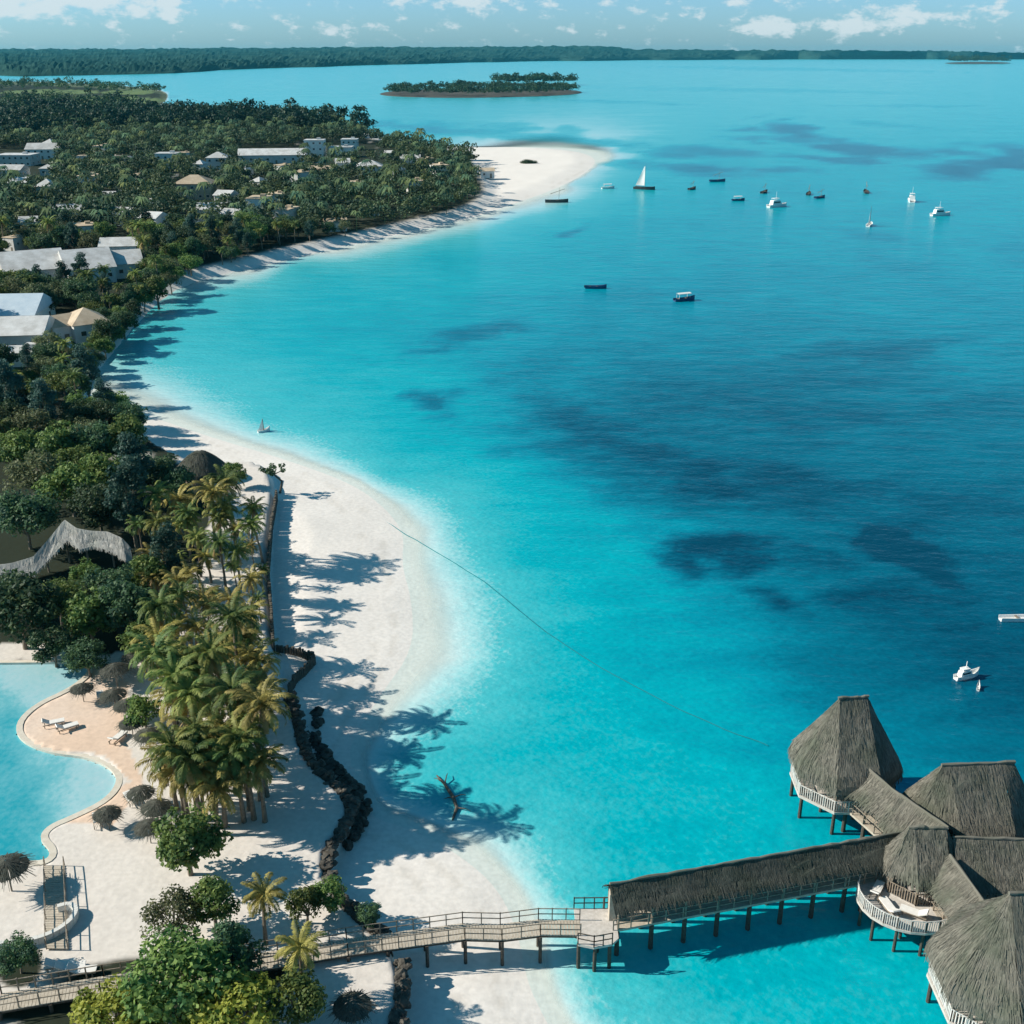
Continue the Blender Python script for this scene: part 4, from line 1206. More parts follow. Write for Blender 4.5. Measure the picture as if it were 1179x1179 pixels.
dup(palmA[5], (w.x, w.y, LAND_Z), 1.0, .72, 'green palm growing up beside the footbridge, in front of its railing', 'palms by the footbridge')
w = GV(300, 1032, LAND_Z + 4.2)
dup(palmA[5], (w.x, w.y, LAND_Z), 2.0, .72, 'small palm on sand between the round bushy tree and footbridge', 'palms by the footbridge')
w = GV(222, 905, LAND_Z + 3.2)
dup(palmA[3], (w.x, w.y, LAND_Z), 2.6, .55, 'low palm with dry yellow fronds just above the round bushy tree', 'palms by the footbridge')

BL = [make_broadleaf(200 + i, R, H, th, M[m], lf, nc, per) for i, (R, H, th, m, lf, nc, per) in enumerate([
    (3.6, 3.2, 1.9, 'leaf_dark', .42, 42, 110), (3.0, 2.8, 1.6, 'leaf_mid', .40, 38, 110), (4.2, 3.3, 2.0, 'leaf_dark', .45, 46, 110), (2.6, 2.8, 1.5, 'leaf_mid', .38, 34, 105), (3.3, 3.8, 1.9, 'leaf_dark', .42, 42, 105), (3.8, 2.9, 1.8, 'leaf_mid', .44, 42, 110), (2.3, 5.0, 1.6, 'leaf_blue', .34, 46, 100), (3.4, 2.4, 2.6, 'leaf_olive', .38, 30, 90), (4.6, 2.2, 3.0, 'leaf_mid', .46, 40, 100)])]
BLC = [th + H * .75 for (H, th) in ((3.2, 1.9), (2.8, 1.6), (3.3, 2.0), (2.8, 1.5), (3.8, 1.9), (2.9, 1.8), (5.0, 1.6), (2.4, 2.6), (2.2, 3.0))]
BLR = [3.6, 3.0, 4.2, 2.6, 3.3, 3.8, 2.3, 3.4, 4.6]
lime = make_broadleaf(230, 2.9, 2.0, 1.2, M['leaf_lime'], .36, 26, 120, label='yellow green bush filling the bottom edge below the footbridge'); LIME_C = 1.2 + 1.5
def tree_px(k, cx, cy, rpx, label, group=None, proto=None, cz=None, R=None, base=LAND_Z):
    """crown centre pixel, crown radius in pixels"""
    pr = proto or BL[k]; R = R or BLR[k]; cz = cz or BLC[k]
    s = 1.0
    for _ in range(6):
        w = GV(cx, cy, base + cz * s)
        dep = w.y * CP - (w.z - CAM_H) * SP
        s = rpx / FPX * dep / R
    if proto is None: return place(BL, k, 'bl', (w.x, w.y, base), random.random() * 6.28, s, label, group)
    return dup(proto, (w.x, w.y, base), random.random() * 6.28, s, label, group)
NEAR = [(1, 214, 966, 42, 'round bushy green tree standing alone on sand above the footbridge'), (7, 196, 1052, 34, 'spreading green tree on the sand, left of the small palm above the footbridge'), (3, 245, 1036, 30, 'upright green tree between spreading tree and small palm above the footbridge'),
 (3, 352, 1040, 21, 'small green tree at the rock slope, left of a close pair'), (1, 378, 1028, 22, 'small green tree at the rock slope, right of a close pair'),
 (5, 205, 1124, 62, 'large bushy green tree covering the footbridge near the bottom'), (4, 268, 1098, 34, 'dark green bush pushing up against the footbridge railing'), (1, 340, 1150, 36, 'dark bush below the footbridge, between palm and lime bush'),
 (0, 20, 1098, 24, 'dark bush beside the hooked garden wall, left edge'), (1, 102, 708, 34, 'pale green rounded tree in shade between pale canopy and pool'), (0, 128, 678, 32, 'dark green tree in front of the pale canopy, right of its peak'), (8, 66, 690, 38, 'broad dark tree below the long arm of the pale canopy'),
 (2, 20, 700, 50, 'very dark broad tree behind the upper pool lobe, left edge'), (4, 150, 700, 34, 'dark green tree left of the tall palms above the parasols'), (3, 160, 735, 22, 'small dark green tree over the back parasols'),
 (0, 60, 740, 26, 'low dark shrub on the shaded back edge of the upper pool'), (1, 165, 818, 22, 'round green shrub at the terrace edge between parasols and palms'), (6, 192, 640, 20, 'dark tree between pale canopy and palm row'), (3, 168, 660, 24, 'green tree squeezed between dark tree and palm row'),
 (2, 28, 594, 40, 'dark broad tree behind the long arm of the pale canopy'), (0, 112, 582, 32, 'dark tree right behind the peak of the pale canopy'), (6, 150, 575, 26, 'dark tree between pale canopy and the first palms'), (5, 80, 560, 36, 'lighter green spreading tree above the pale canopy'), (1, 120, 545, 30, 'yellowish green tree above the pale canopy, toward the hut'),
 (0, 180, 545, 28, 'dark tree left of the round thatched hut'), (2, 8, 682, 30, 'dark tree at the left edge under the canopy arm'), (7, 40, 545, 34, 'light topped green tree at the left edge, above the canopy'), (6, 155, 540, 22, 'dark green tree a little way left of the hut'), (4, 205, 560, 22, 'green tree directly in front of the round hut'),
 (1, 98, 660, 18, 'green shrub under the sloping arm of the pale canopy'), (2, 100, 755, 26, 'dark bush in shade at the right end of upper pool lobe'), (5, 20, 516, 30, 'bright topped green tree at the left edge, in front of the bay woods'), (1, 66, 512, 28, 'green tree in front of the bay woods, second from the left edge'), (0, 108, 508, 28, 'dark green tree in front of the bay woods, toward the hut'), (3, 142, 506, 24, 'small green tree at the end of the bay woods, closest to the white beach'), (5, 84, 532, 26, 'pale green tree in the middle of the clearing above the canopy'),
 (3, 270, 545, 14, 'small green shrub right of the round hut at the beach top'), (0, 425, 1052, 15, 'grey green scrub on the rock slope next to the footbridge')]
for k, a, b, rp, lab in NEAR:
    tree_px(k, a, b, rp, lab, None)
w = GV(272, 1160, LAND_Z + LIME_C); lime.location = (w.x, w.y, LAND_Z)
tree_px(0, 128, 1162, 46, 'wide sunlit yellow green bush under the footbridge, leftmost on the bottom edge', None, lime, LIME_C, 2.9)
tree_px(0, 165, 1178, 30, 'yellow green bush at the bottom edge left of centre, below the large bushy tree', None, lime, LIME_C, 2.9)
tree_px(0, 225, 1176, 26, 'small yellow green bush between two bigger ones on the bottom edge', None, lime, LIME_C, 2.9)
# lone flat topped tree on the beach edge
t = thing('leaning_tree', 'small thin leaning tree with flat dark top at the upper beach edge', 'tree')
w = GV(322, 566, 1.2); t.location = w
e = GV(318, 540, 4.6) - w
r_ = np.random.default_rng(5)
mb = MB(); mb.tube([(0, 0, -.4), (e.x * .2 + .5, e.y * .2, 1.6), (e.x * .6 - .5, e.y * .6, 2.6), tuple(e)], [.2, .17, .13, .08], 7)
mb.tube([(e.x * .6 - .5, e.y * .6, 2.6), (e.x - 1.1, e.y * .8, 3.3)], [.1, .04], 5); mb.tube([(e.x * .6 - .5, e.y * .6, 2.6), (e.x + .9, e.y, 3.2)], [.1, .04], 5)
mb.build('trunk', M['dead_wood'], t)
cc, pts, nr = crown_points(r_, 1.8, .6, 12, 50, .6)
quad_mesh('crown', leaf_quads(pts + [e.x, e.y, e.z], nr, .34, r_), M['leaf_dark'], t)

# --- mid distance: individual trees nearest the camera, the rest of the wood as one mass
WOOD = [q[:2] for q in wpoly([(-420, 160), (0, 150), (140, 142), (260, 142), (420, 150), (425, 165), (480, 168), (530, 178), (562, 204), (578, 222), (556, 236), (470, 256), (380, 276), (290, 296), (222, 314), (184, 339), (154, 366), (127, 400), (104, 430), (92, 452), (110, 466), (150, 486), (170, 512), (140, 528), (80, 528), (0, 528), (-420, 528)], LAND_Z, 1)]
# clearings: building plots and lawns, as ground rectangles seen in the photo
CLEAR = [(-30, 165, 296, 337), (-30, 46, 364, 431), (44, 112, 370, 412), (-20, 24, 426, 446), (-20, 66, 172, 216), (198, 252, 212, 244), (272, 350, 172, 199), (345, 380, 166, 192), (380, 440, 166, 188), (182, 204, 182, 206), (238, 262, 182, 206), (408, 442, 190, 212), (545, 700, 160, 236), (118, 150, 282, 300), (40, 66, 450, 462), (60, 90, 244, 258), (128, 152, 248, 262), (205, 226, 262, 276), (228, 250, 246, 258), (358, 382, 194, 208), (515, 545, 172, 184)]
xs = np.array([q[0] for q in WOOD]); ys = np.array([q[1] for q in WOOD])
sp_ = 5.2
gx, gy = np.meshgrid(np.arange(xs.min(), xs.max(), sp_), np.arange(ys.min(), ys.max(), sp_))
jx = (gx + rng.uniform(-.45, .45, gx.shape) * sp_).reshape(-1); jy = (gy + rng.uniform(-.45, .45, gy.shape) * sp_).reshape(-1)
ok = inside(WOOD, jx, jy)
ppx, ppy = PX(jx, jy, LAND_Z)
ok &= (ppx > -60) & (ppx < 640)
for hx_, hy_ in [(20, 225), (52, 232), (100, 222), (128, 236), (160, 215), (176, 246), (60, 176), (96, 190), (120, 182), (150, 192), (214, 186), (232, 200), (284, 206), (300, 222), (326, 204), (344, 216), (262, 240), (320, 240), (395, 200), (410, 222), (448, 184), (458, 208), (490, 196), (36, 270), (100, 280), (180, 268), (270, 262), (330, 262), (20, 290), (300, 250), (506, 206), (478, 226), (75, 257), (140, 261), (135, 299), (215, 275), (240, 257), (370, 207), (472, 192)]:
    CLEAR.append((hx_ - 11, hx_ + 11, hy_ - 6, hy_ + 5))
for x0, x1, y0, y1 in CLEAR:
    ok &= ~((ppx > x0) & (ppx < x1) & (ppy > y0) & (ppy < y1))
ok &= (fbm(jx, jy, 22, 77) > .22) | (ppy > 420)
ok &= rng.uniform(size=ok.shape) < np.where(np.hypot(jx, jy) > 330, .8, .95)
jx, jy, ppx, ppy = jx[ok], jy[ok], ppx[ok], ppy[ok]
shore_d = pdist(TERR, jx, jy)
order = np.argsort(np.hypot(jx, jy)); jx, jy, ppx, ppy = jx[order], jy[order], ppx[order], ppy[order]
NI = 250
MIDL = 'dark green broadleaf tree in the wood along the curve of the bay'
MIDP = 'palm rising among the broadleaf trees along the curve of the bay'
nb = 0
for i in range(min(NI, len(jx))):
    s = random.uniform(.8, 1.25) * (.72 if pdist(TERR, jx[i:i + 1], jy[i:i + 1])[0] < 12 else 1)
    if random.random() < .2:
        k = random.choice([0, 1, 3, 4]); place(palmA, k, 'palm', (jx[i], jy[i], LAND_Z - .2), random.random() * 6.28, s * .95, MIDP, 'palms in the wood along the bay')
    else:
        k = random.choice([0, 1, 2, 3, 4, 5, 0, 6, 7, 8, 6, 7]); place(BL, k, 'bl', (jx[i], jy[i], LAND_Z - .3), random.random() * 6.28, s, MIDL, 'broadleaf trees in the wood along the bay')
for i, (a, b) in enumerate([(120, 402), (130, 388), (141, 374), (152, 361), (165, 348), (180, 336), (196, 326), (108, 418), (98, 432), (112, 396), (136, 366), (158, 342), (176, 330)]):
    tree_px((i * 4 + 1) % 9, a, b - 4, 12 + (i % 3) * 2, MIDL, 'broadleaf trees in the wood along the bay', base=1.0)
def template(seed, R, H, n, leaf, z0, clumps=10):
    r = np.random.default_rng(seed)
    cc, pts, nr = crown_points(r, R * .8, H * .8, clumps, n // clumps, R * .38)
    return leaf_quads(pts + [0, 0, z0], nr, leaf, r, 1.3)
def palm_template(seed, h, L):
    r = np.random.default_rng(seed); V = []
    for k in range(16):
        az = k * 2.399; d = np.array([math.cos(az), math.sin(az), 0]); s = np.array([-d[1], d[0], 0]); up = r.uniform(-.1, .9)
        a = np.array([0, 0, h]); m_ = a + d * L * .5 + [0, 0, L * .4 * up]; e = a + d * L + [0, 0, L * (.4 * up - .55)]
        V.append([a, m_ - s * .5, e, m_ + s * .5])
    V.append([[-.15, 0, 0], [.15, 0, 0], [.1, 0, h], [-.1, 0, h]]); V.append([[0, -.15, 0], [0, .15, 0], [0, .1, h], [0, -.1, h]])
    return np.array(V, float)
TEM = [template(300 + i, R, H, 170, .95, z0) for i, (R, H, z0) in enumerate([(4.2, 3.2, 5.2), (3.6, 3.0, 4.8), (5.0, 3.4, 5.6), (3.2, 3.8, 5.4), (4.6, 2.8, 4.6)])]
TEP = [palm_template(320 + i, h, 3.4) for i, h in enumerate((9, 11, 8))]
def wood(name, X_, Y_, Z_, scale, palms, label=None, tone=(1, 1, 1), tv=.4, tem=TEM):
    Vs, As = [], []
    r = np.random.default_rng(len(X_) + 3)
    for x_, y_, z_, s_ in zip(X_, Y_, Z_, scale):
        pm = r.random() < palms
        T_ = (TEP if pm else tem)[r.integers(0, len(TEP if pm else tem))]
        a = r.uniform(0, 6.28); c_, q_ = math.cos(a), math.sin(a)
        V = T_ * (s_ * np.array([1, 1, r.uniform(.8, 1.2)]))
        V = np.stack([V[..., 0] * c_ - V[..., 1] * q_ + x_, V[..., 0] * q_ + V[..., 1] * c_ + y_, V[..., 2] + z_], -1)
        Vs.append(V)
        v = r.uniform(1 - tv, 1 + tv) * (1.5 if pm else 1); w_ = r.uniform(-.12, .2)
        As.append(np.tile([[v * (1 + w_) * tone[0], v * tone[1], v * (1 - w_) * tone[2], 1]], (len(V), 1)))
    o = quad_mesh(name, np.concatenate(Vs), M['leaf_wood'], None, False, np.concatenate(As))
    return tag(o, label, None, None, 'stuff')
wood('bay_wood', jx[NI:], jy[NI:], np.full(len(jx) - NI, LAND_Z - .4), rng.uniform(.75, 1.2, len(jx) - NI), .22, 'wood of palms and broadleaf trees around the houses on the headland')
def scatter_px(poly, n, seed):
    r = np.random.default_rng(seed); P2 = [tuple(q[:2]) for q in wpoly(poly, LAND_Z, 1)]
    xs = [q[0] for q in P2]; ys = [q[1] for q in P2]
    x_ = r.uniform(min(xs), max(xs), n * 6); y_ = r.uniform(min(ys), max(ys), n * 6)
    k = inside(P2, x_, y_); return x_[k][:n], y_[k][:n]
a, b = scatter_px([(-60, 143), (120, 139), (240, 140), (330, 145), (420, 152), (424, 158), (300, 156), (140, 154), (-60, 170)], 480, 41)
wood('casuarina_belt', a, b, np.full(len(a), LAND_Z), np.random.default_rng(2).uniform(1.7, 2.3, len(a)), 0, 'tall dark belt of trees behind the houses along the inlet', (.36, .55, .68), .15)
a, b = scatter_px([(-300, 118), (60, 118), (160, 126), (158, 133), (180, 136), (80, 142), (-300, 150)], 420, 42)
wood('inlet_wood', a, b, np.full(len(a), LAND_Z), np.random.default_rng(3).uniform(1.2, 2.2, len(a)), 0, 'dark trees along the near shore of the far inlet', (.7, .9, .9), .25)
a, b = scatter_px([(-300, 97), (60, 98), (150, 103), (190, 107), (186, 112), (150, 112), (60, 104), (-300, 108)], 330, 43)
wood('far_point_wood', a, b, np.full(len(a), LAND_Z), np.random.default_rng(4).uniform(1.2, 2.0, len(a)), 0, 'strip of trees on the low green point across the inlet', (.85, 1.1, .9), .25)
# islands in the bay
def island(name, poly, n, label, s0, s1, seed):
    P2 = [tuple(q[:2]) for q in wpoly(poly, 0, 2)]
    c = (sum(q[0] for q in P2) / len(P2), sum(q[1] for q in P2) / len(P2))
    mb = MB()
    I2 = [(c[0] + (q[0] - c[0]) * .93, c[1] + (q[1] - c[1]) * .93) for q in P2]
    m_ = len(P2)
    mb.add([(q[0], q[1], -1) for q in P2] + [(q[0], q[1], .3) for q in P2] + [(q[0], q[1], .8) for q in I2],
           [(i, (i + 1) % m_, m_ + (i + 1) % m_, m_ + i) for i in range(m_)] + [(m_ + i, m_ + (i + 1) % m_, 2 * m_ + (i + 1) % m_, 2 * m_ + i) for i in range(m_)] + [tuple(range(2 * m_, 3 * m_))])
    tag(mb.build(name, M['rock']), kind='structure')
    r = np.random.default_rng(seed)
    x_ = r.uniform(min(q[0] for q in I2), max(q[0] for q in I2), n * 5); y_ = r.uniform(min(q[1] for q in I2), max(q[1] for q in I2), n * 5)
    k = inside(P2, x_, y_); x_, y_ = x_[k][:n], y_[k][:n]
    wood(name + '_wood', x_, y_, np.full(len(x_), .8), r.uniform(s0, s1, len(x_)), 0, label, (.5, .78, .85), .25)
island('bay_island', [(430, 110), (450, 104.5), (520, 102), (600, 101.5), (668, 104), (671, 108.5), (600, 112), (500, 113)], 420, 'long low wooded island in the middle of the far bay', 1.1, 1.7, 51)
island('back_island', [(560, 97.2), (580, 96), (668, 97.2), (660, 98.6), (590, 98.4)], 130, 'thin wooded islet just behind the long low island', 1.4, 2.4, 52)
island('right_island', [(1082, 72.6), (1120, 70.8), (1166, 72), (1160, 73.6), (1100, 74)], 110, 'small dark wooded island near the horizon on the right', 3.0, 5.0, 53)
w = GV(608, 188, 1.0)
dup(BL[2], (w.x, w.y, -1.0), 0, (1.25, .8, .55), 'dark low bush alone on the pale sandspit')
# ---------------------------------------------------------------- houses of the headland
def building(name, px, py, wpx, dpt, h, roof, rz, label, wall=None, roofmat='roof_white', cat='house', wins=5, storeys=1, overhang=.5):
    """px, py: pixel of the middle of the front foot of the building"""
    w0 = GV(px, py, LAND_Z - .3)
    dep = w0.y * CP - (w0.z - CAM_H) * SP
    L = wpx / FPX * dep
    t = thing(name, label, cat, (w0.x, w0.y + dpt / 2, LAND_Z - .4), rz)
    MB().box((0, 0, h / 2), (L, dpt, h)).build('wall', M[wall or 'wall'], t)
    Rm = M[roofmat]
    mb = MB()
    if roof == 'flat':
        mb.box((0, 0, h + .12), (L + .5, dpt + .5, .3))
        mb.box((L * .2, dpt * .1, h + .75), (2.2, 2.0, 1.0))
    elif roof == 'gable':
        a, b, rh = L / 2 + overhang, dpt / 2 + overhang, dpt * .22
        mb.add([(-a, -b, h - .05), (a, -b, h - .05), (a, b, h - .05), (-a, b, h - .05), (-a, 0, h + rh), (a, 0, h + rh)], [(0, 1, 5, 4), (2, 3, 4, 5), (0, 4, 3), (1, 2, 5), (0, 3, 2, 1)])
    else:
        a, b, rh = L / 2 + overhang, dpt / 2 + overhang, dpt * .26; r = max(0, a - b)
        mb.add([(-a, -b, h - .05), (a, -b, h - .05), (a, b, h - .05), (-a, b, h - .05), (-r, 0, h + rh), (r, 0, h + rh)], [(0, 1, 5, 4), (2, 3, 4, 5), (0, 4, 3), (1, 2, 5), (0, 3, 2, 1)])
    mb.build('roof', Rm, t)
    k = min(wins, max(1, int(L / 3)))
    for s in range(storeys):
        z = (s + .55) * h / storeys
        for i in range(k):
            x_ = (i + .5) / k * L - L / 2
            if s == 0 and i == k // 2:
                MB().box((x_, -dpt / 2 - .02, 1.1), (1.0, .12, 2.2)).build('door', M['wood'], t)
            else:
                f = MB().box((x_, -dpt / 2 - .02, z), (1.3, .1, 1.2)).build('window', M['white'], t)
                MB().box((x_, -dpt / 2 - .075, z), (1.1, .04, 1.0)).build('pane', M['glass'], f)
        for y in (-dpt * .22, dpt * .22):
            f = MB().box((L / 2 + .02, y, z), (.1, 1.2, 1.2)).build('window', M['white'], t)
            MB().box((L / 2 + .075, y, z), (.04, 1.0, 1.0)).build('pane', M['glass'], f)
    return t
BS = [('resort_hall', 24, 331, 66, 18, 4.6, 'gable', .5, 'long white roofed hall at the left edge, first of three above the bay curve', None, 'roof_white', 'hall'),
 ('resort_hall', 88, 329, 52, 18, 4.6, 'gable', .5, 'white roofed hall between two others above the bay curve, middle of three', None, 'roof_white', 'hall'),
 ('resort_hall', 138, 322, 32, 13, 4.4, 'gable', .4, 'narrow white roofed hall nearest the bay trees, last of three side by side', None, 'roof_white', 'hall'),
 ('villa', 10, 386, 56, 15, 4.6, 'gable', .08, 'pale blue roofed villa at the left edge', None, 'roof_blue'),
 ('villa', 14, 408, 64, 12, 4.2, 'gable', .12, 'white roofed villa just in front of the pale blue roof', None, 'roof_white'),
 ('villa', 22, 424, 46, 6, 3.0, 'flat', .1, 'low grey white flat building in front of the villas, above the lawn', None, 'roof_white'),
 ('villa', 62, 397, 30, 8, 4.0, 'gable', .75, 'narrow tan roofed villa standing askew beside the white villas', None, 'roof_tan'),
 ('villa', 92, 396, 40, 10, 4.4, 'hip', .6, 'larger tan hipped villa nearest the water on the bay curve', None, 'roof_tan'),
 ('pool_house', 62, 418, 26, 5, 3.0, 'gable', .5, 'small pale blue roofed shed between tan villas and lawn', None, 'roof_blue'),
 ('apartment_block', 16, 192, 40, 14, 6, 'flat', 0, 'large white flat block at the left edge of the headland village', None, 'roof_white', 'building', 6, 2),
 ('apartment_block', 48, 184, 36, 14, 6, 'gable', .1, 'white gabled block right behind the large white flat block', None, 'roof_white', 'building', 5, 2),
 ('house', 62, 203, 32, 10, 4, 'hip', .1, 'low pale house in front of the gabled white block', None, 'roof_white'),
 ('house', 8, 205, 36, 10, 4, 'gable', -.1, 'low white house in front of the large flat block, left edge', None, 'roof_white'),
 ('house', 192, 195, 24, 10, 8, 'flat', 0, 'two storey white house alone among trees left of the tan villa', None, 'roof_white', 'house', 4, 2),
 ('house', 250, 196, 24, 10, 6.5, 'hip', .05, 'two storey pale house behind the tan villa, toward the long white roof', None, 'roof_white', 'house', 4, 2),
 ('tan_villa', 222, 231, 42, 12, 7, 'hip', .05, 'broad tan two storey villa in the middle of the headland', 'roof_tan', 'roof_tan', 'house', 6, 2),
 ('long_house', 312, 189, 76, 14, 5, 'gable', .12, 'long low white roofed house left of the white tower block', None, 'roof_white', 'house', 8),
 ('tower_block', 362, 182, 22, 10, 10, 'flat', 0, 'tallest white block of the village, three storeys, before the dark tree belt', None, 'roof_white', 'building', 4, 3, .3),
 ('house', 392, 182, 26, 12, 6, 'flat', 0, 'white flat house right beside the tall white block', None, 'roof_white'),
 ('house', 402, 174, 18, 10, 7, 'flat', 0, 'pale two storey house at the right end of the dark tree belt', None, 'roof_white', 'house', 4, 2),
 ('house', 424, 203, 30, 10, 5, 'hip', .1, 'pale low house among trees right of the tall block', None, 'roof_white'),
 ('house', 370, 207, 28, 9, 4.5, 'gable', .1, 'yellowish roofed house below the tall white block', None, 'roof_tan'),
 ('house', 75, 257, 30, 9, 4.5, 'gable', .2, 'pale roofed house alone in the woods on the left', None, 'roof_white'),
 ('house', 140, 261, 28, 9, 4.5, 'gable', -.2, 'pale roofed house in the woods below the tan villa, to its left', None, 'roof_white'),
 ('house', 135, 299, 40, 9, 4.2, 'gable', .15, 'grey white roofed house in woods just behind the three halls', None, 'roof_white'),
 ('house', 215, 275, 24, 8, 4.2, 'hip', .1, 'small pale house in woods close to the bay beach', None, 'roof_white'),
 ('house', 240, 257, 26, 9, 5, 'gable', .1, 'pale gabled house in woods in front of the tan villa, to its right', None, 'roof_white'),
 ('beach_house', 530, 184, 28, 10, 5, 'gable', 0, 'white roofed beach house at the root of the sandspit', None, 'roof_white'),
 ('beach_house', 560, 205, 16, 6, 3.5, 'gable', .2, 'tiny pale beach hut at the edge of the sandspit trees', None, 'roof_tan'),
 ('beach_house', 427, 250, 16, 6, 3.5, 'gable', .2, 'tiny pale beach hut under palms on the headland shore', None, 'roof_white'),
 ('beach_house', 385, 268, 24, 6, 3.5, 'gable', .25, 'pale sand coloured beach pavilion on the headland shore, left of the tiny hut', None, 'roof_tan'),
 ('beach_house', 472, 192, 22, 8, 4.5, 'gable', 0, 'white roofed house peeking from trees halfway to the sandspit', None, 'roof_white')]
for b_ in BS:
    building(*b_)
# more pale roofs showing between the crowns of the village
rr = np.random.default_rng(77)
VIL = [(20, 225), (52, 232), (100, 222), (128, 236), (160, 215), (176, 246), (60, 176), (96, 190), (120, 182), (150, 192), (214, 186), (232, 200), (284, 206), (300, 222), (326, 204), (344, 216), (262, 240), (320, 240), (395, 200), (410, 222), (448, 184), (458, 208), (490, 196), (36, 270), (100, 280), (180, 268), (270, 262), (330, 262), (20, 290), (300, 250), (506, 206), (478, 226)]
VL = 'small pale roofed house among the trees of the headland village'
HP = []
for i, (a, b) in enumerate(VIL):
    w = GV(a, b, LAND_Z - .3)
    if i < 3:
        h_ = building('village_house', a, b, 20, 9 + i, 5.5 + i * .8, ('gable', 'hip', 'flat')[i], .1, VL, None, ('roof_white', 'roof_white', 'roof_tan')[i], 'house', 3)
        h_['group'] = 'pale roofed houses of the village'; HP.append(h_)
    else:
        dup(HP[int(rr.integers(0, 3))], (w.x, w.y, LAND_Z + .4), rr.uniform(-.5, .5), rr.uniform(.55, .95), VL, 'pale roofed houses of the village')

# ---------------------------------------------------------------- boats
def hull_mesh(L, B, D, sheer=.25, bow=.55):
    """open hull: sections from stern to bow, with inner floor"""
    mb = MB(); ns = 9; vs = []; fs = []
    for i in range(ns):
        t = i / (ns - 1); x = (t - .5) * L
        w = B / 2 * (1 - max(0, (t - bow) / (1 - bow)) ** 2.0) * (.82 + .18 * min(1, t * 3)); w = max(w, .02)
        z = D + sheer * (2 * t - .8) ** 2 * (.5 + t)
        vs += [(x, -w, z), (x, -w * .72, -D * .35), (x, w * .72, -D * .35), (x, w, z), (x, w * .86, z - .02), (x, w * .7, z * .35), (x, -w * .7, z * .35), (x, -w * .86, z - .02)]
    for i in range(ns - 1):
        for k in range(8):
            a, b = i * 8 + k, i * 8 + (k + 1) % 8
            fs.append((a, b, b + 8, a + 8))
    fs.append(tuple(range(8))[::-1]); fs.append(tuple(range((ns - 1) * 8, ns * 8)))
    return mb.add(vs, fs)
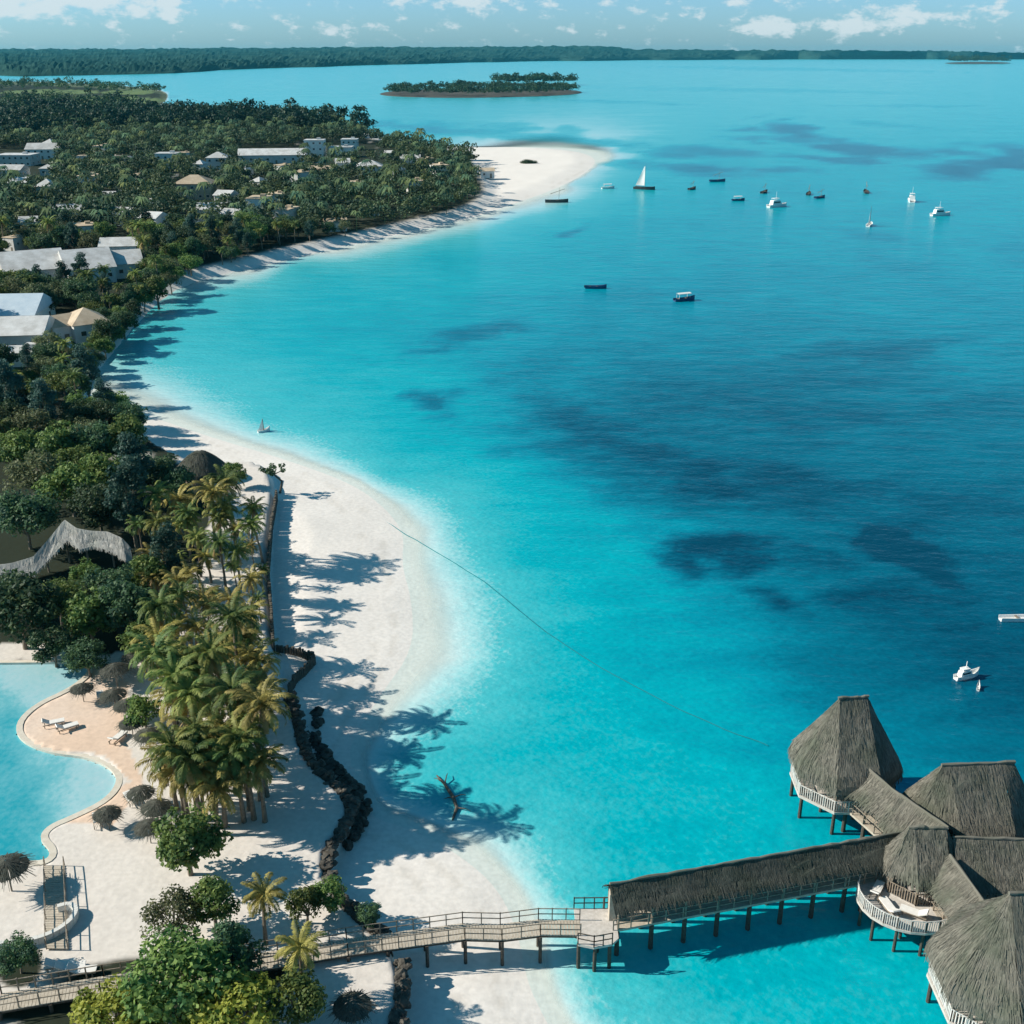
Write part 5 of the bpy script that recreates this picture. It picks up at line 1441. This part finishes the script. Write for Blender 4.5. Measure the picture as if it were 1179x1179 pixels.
def boat(name, px, py, L, label, kind, rz, hull='hull_dark', cat='boat'):
    L *= 1.18
    w = GV(px, py, .0)
    t = thing(name, label, cat, (w.x, w.y, .0), rz)
    B, D = L * .3, L * .085 + .18
    hull_mesh(L, B, D).build('hull', M[hull], t)
    if kind == 'yacht':
        mb = MB(); z = D
        mb.add([(-L * .36, -B * .38, z * .6), (L * .2, -B * .36, z * .6), (L * .2, B * .36, z * .6), (-L * .36, B * .38, z * .6), (-L * .32, -B * .33, z + L * .17), (L * .05, -B * .3, z + L * .17), (L * .05, B * .3, z + L * .17), (-L * .32, B * .33, z + L * .17)],
               [(0, 3, 2, 1), (4, 5, 6, 7), (0, 1, 5, 4), (1, 2, 6, 5), (2, 3, 7, 6), (3, 0, 4, 7)])
        c_ = mb.build('cabin', M['white'], t)
        MB().box((-L * .12, 0, z + L * .09), (L * .34, B * .735, L * .06)).build('window', M['glass'], c_)
        MB().box((-L * .14, 0, z + L * .25), (L * .3, B * .66, .1)).build('roof', M['white'], t)
        mb = MB()
        for a in (-1, 1):
            for c2 in (-1, 1): mb.beam((-L * .14 + a * L * .12, c2 * B * .28, z + L * .16), (-L * .14 + a * L * .12 + .001, c2 * B * .28, z + L * .25), .07, .07)
        mb.build('roof_post', M['white'], t)
        MB().tube([(-L * .1, 0, z + L * .2), (-L * .1, 0, z + L * .52)], .05, 5).build('mast', M['white'], t)
    elif kind == 'sail':
        MB().tube([(0, 0, 0), (-.1, 0, L * 1.05)], [.09, .05], 6).build('mast', M['wood'], t)
        mb = MB(); n_ = 6; vs = []
        for i in range(n_ + 1):
            for j in range(n_ + 1):
                u, v = i / n_, j / n_
                vs.append((-.12 - L * .42 * u * (1 - v * .92), .22 * math.sin(math.pi * u) * math.sin(math.pi * min(1, v + .2)) * L * .12, L * .16 + v * L * .82))
        mb.add(vs, [(i * (n_ + 1) + j, (i + 1) * (n_ + 1) + j, (i + 1) * (n_ + 1) + j + 1, i * (n_ + 1) + j + 1) for i in range(n_) for j in range(n_)])
        mb.build('sail', M['sail'], t)
    elif kind == 'dhow':
        for k in (-.28, .02, .25): MB().box((L * k, 0, D * .8), (.3, B * .8, .07)).build('bench', M['wood'], t)
        MB().tube([(L * .08, 0, 0), (L * .12, 0, L * .62)], [.09, .05], 6).build('mast', M['wood'], t)
        MB().tube([(-L * .28, 0, L * .36), (L * .34, 0, L * .56)], [.12, .08], 6).build('furled_sail', M['wood'], t)
    elif kind == 'canopy':
        for k in (-.28, .1): MB().box((L * k, 0, D * .8), (.35, B * .8, .07)).build('bench', M['wood'], t)
        mb = MB()
        for a in (-.32, .2):
            for c2 in (-1, 1): mb.beam((L * a, c2 * B * .36, D * .5), (L * a + .001, c2 * B * .36, D + L * .2), .07, .07)
        mb.build('canopy_post', M['white'], t)
        mb = MB(); vs = []
        for i in range(5):
            for j in range(5): vs.append((L * (-.38 + .64 * i / 4), B * (-.45 + .9 * j / 4), D + L * .2 + .18 * math.sin(math.pi * j / 4)))
        f = [(i * 5 + j, (i + 1) * 5 + j, (i + 1) * 5 + j + 1, i * 5 + j + 1) for i in range(4) for j in range(4)]
        o = len(vs); vs += [(a, b, c - .07) for a, b, c in vs]; f += [tuple(k + o for k in q[::-1]) for q in f]
        mb.add(vs, f); mb.build('canopy', M['white'], t)
    else:
        for k in (-.26, .05, .24): MB().box((L * k, 0, D * .75), (.22 if L > 3 else .16, B * .78, .06)).build('bench', M['wood' if hull != 'white' else 'white'], t)
        if L > 2.4: MB().box((-L * .52, 0, D * .8), (.3, .3, .6)).build('outboard_motor', M['hull_dark'], t)
    return t
for b_ in [('small_boat', 700, 217, 5.5, 'tiny white boat closest to the sandspit tip', 'canopy', .3, 'white'),
  ('sailing_dhow', 742, 218, 9.0, 'dark dhow with a white upright sail, off the sandspit', 'sail', -.5, 'hull_dark'),
  ('wooden_dhow', 641, 233, 8.5, 'dark wooden dhow lying closest to the headland beach', 'dhow', .05, 'hull_dark'),
  ('wooden_dhow', 797, 218, 5.5, 'small dark boat just right of the dhow with white sail', 'dhow', .9, 'hull_dark'),
  ('wooden_dhow', 826, 209, 7.0, 'dark boat farthest out, over dark seagrass streaks', 'dhow', .2, 'hull_blue'),
  ('small_boat', 850, 231, 5.0, 'tiny white topped boat left of the moored white yacht', 'canopy', .2, 'hull_blue'),
  ('wooden_dhow', 880, 222, 6.0, 'dark boat close behind the moored white yacht', 'dhow', 1.0, 'hull_dark'),
  ('motor_yacht', 895, 238, 8.5, 'white motor yacht moored in the middle of the boat group', 'yacht', .5, 'white'),
  ('wooden_dhow', 931, 224, 6.0, 'dark boat right of the white yacht, left one of a close pair', 'dhow', 1.2, 'hull_dark'),
  ('wooden_dhow', 944, 228, 5.5, 'dark boat right of the white yacht, right one of a close pair', 'dhow', .6, 'hull_blue'),
  ('wooden_dhow', 997, 222, 7.0, 'tall dark boat straight behind the narrow white sailing boat', 'dhow', 1.4, 'hull_dark'),
  ('sailing_boat', 1001, 260, 5.8, 'narrow white sailing boat nearest the camera in the boat group', 'sail', 1.1, 'white'),
  ('motor_yacht', 1049, 232, 8.5, 'white motor yacht seen end on beside the dark seagrass patch', 'yacht', 1.35, 'white'),
  ('motor_yacht', 1083, 248, 7.5, 'white motor yacht farthest right in the boat group', 'yacht', .3, 'white'),
  ('wooden_boat', 686, 332, 5.0, 'low dark open boat alone in the middle of the bay', 'open', .0, 'hull_blue'),
  ('canopy_boat', 788, 346, 5.2, 'dark blue boat with curved white canopy, in the middle of the bay', 'canopy', .4, 'hull_blue'),
  ('speedboat', 1113, 780, 2.5, 'small white speedboat near the pavilions, towing a tiny dinghy', 'yacht', .35, 'white'),
  ('dinghy', 1126, 793, .9, 'tiny white dinghy on a line behind the small white speedboat', 'open', 1.2, 'white'),
  ('canoe', 304, 497, 1.9, 'tiny white sailing canoe in shallows off the round hut', 'sail', .6, 'white')]:
    boat(*b_)
w = GV(1192, 714, 0)
t = thing('long_boat', 'long low white boat cut off by the right edge', 'boat', (w.x, w.y, 0), .02)
hull_mesh(8.2, 1.1, .5, .05, .7).build('hull', M['white'], t)
for k in (-2.2, -.6, 1.0): MB().box((k, 0, .42), (.3, .8, .06)).build('bench', M['wood'], t)
# ---------------------------------------------------------------- rope line and driftwood in the shallows
lp = [GV(*q, .06) for q in smooth_poly([(440, 598), (470, 617), (520, 646), (562, 672), (620, 722), (680, 762), (760, 806), (830, 838), (884, 858)], 2, False)]
o = lp[0].copy()
mb = MB(); mb.tube([p - o + Vector((0, random.uniform(-.15, .15), 0)) for p in lp], .05, 5)
rp = mb.build('rope_line', M['rope']); rp.location = o
tag(rp, 'long thin dark rope line crossing the shallows from beach toward the pavilions', 'rope')
dp = [GV(*q, .12) for q in ((503, 893), (512, 903), (522, 918), (526, 930), (521, 944))]
o = dp[0].copy(); mb = MB()
mb.tube([p - o for p in dp], [.07, .12, .17, .16, .08], 6)
for k, (dx, dy, dz) in ((1, (-1.0, .7, .25)), (1, (.2, 1.4, .3)), (2, (1.1, .2, .2)), (3, (1.2, -.5, .15)), (2, (-.8, -.3, .1))):
    mb.tube([dp[k] - o, dp[k] - o + Vector((dx * .6, dy * .6, dz)), dp[k] - o + Vector((dx, dy, dz * .6))], [.07, .05, .02], 5)
dw = mb.build('driftwood', M['dead_wood']); dw.location = o
tag(dw, 'dark branched driftwood lying in shallow water in front of the rock wall', 'driftwood')
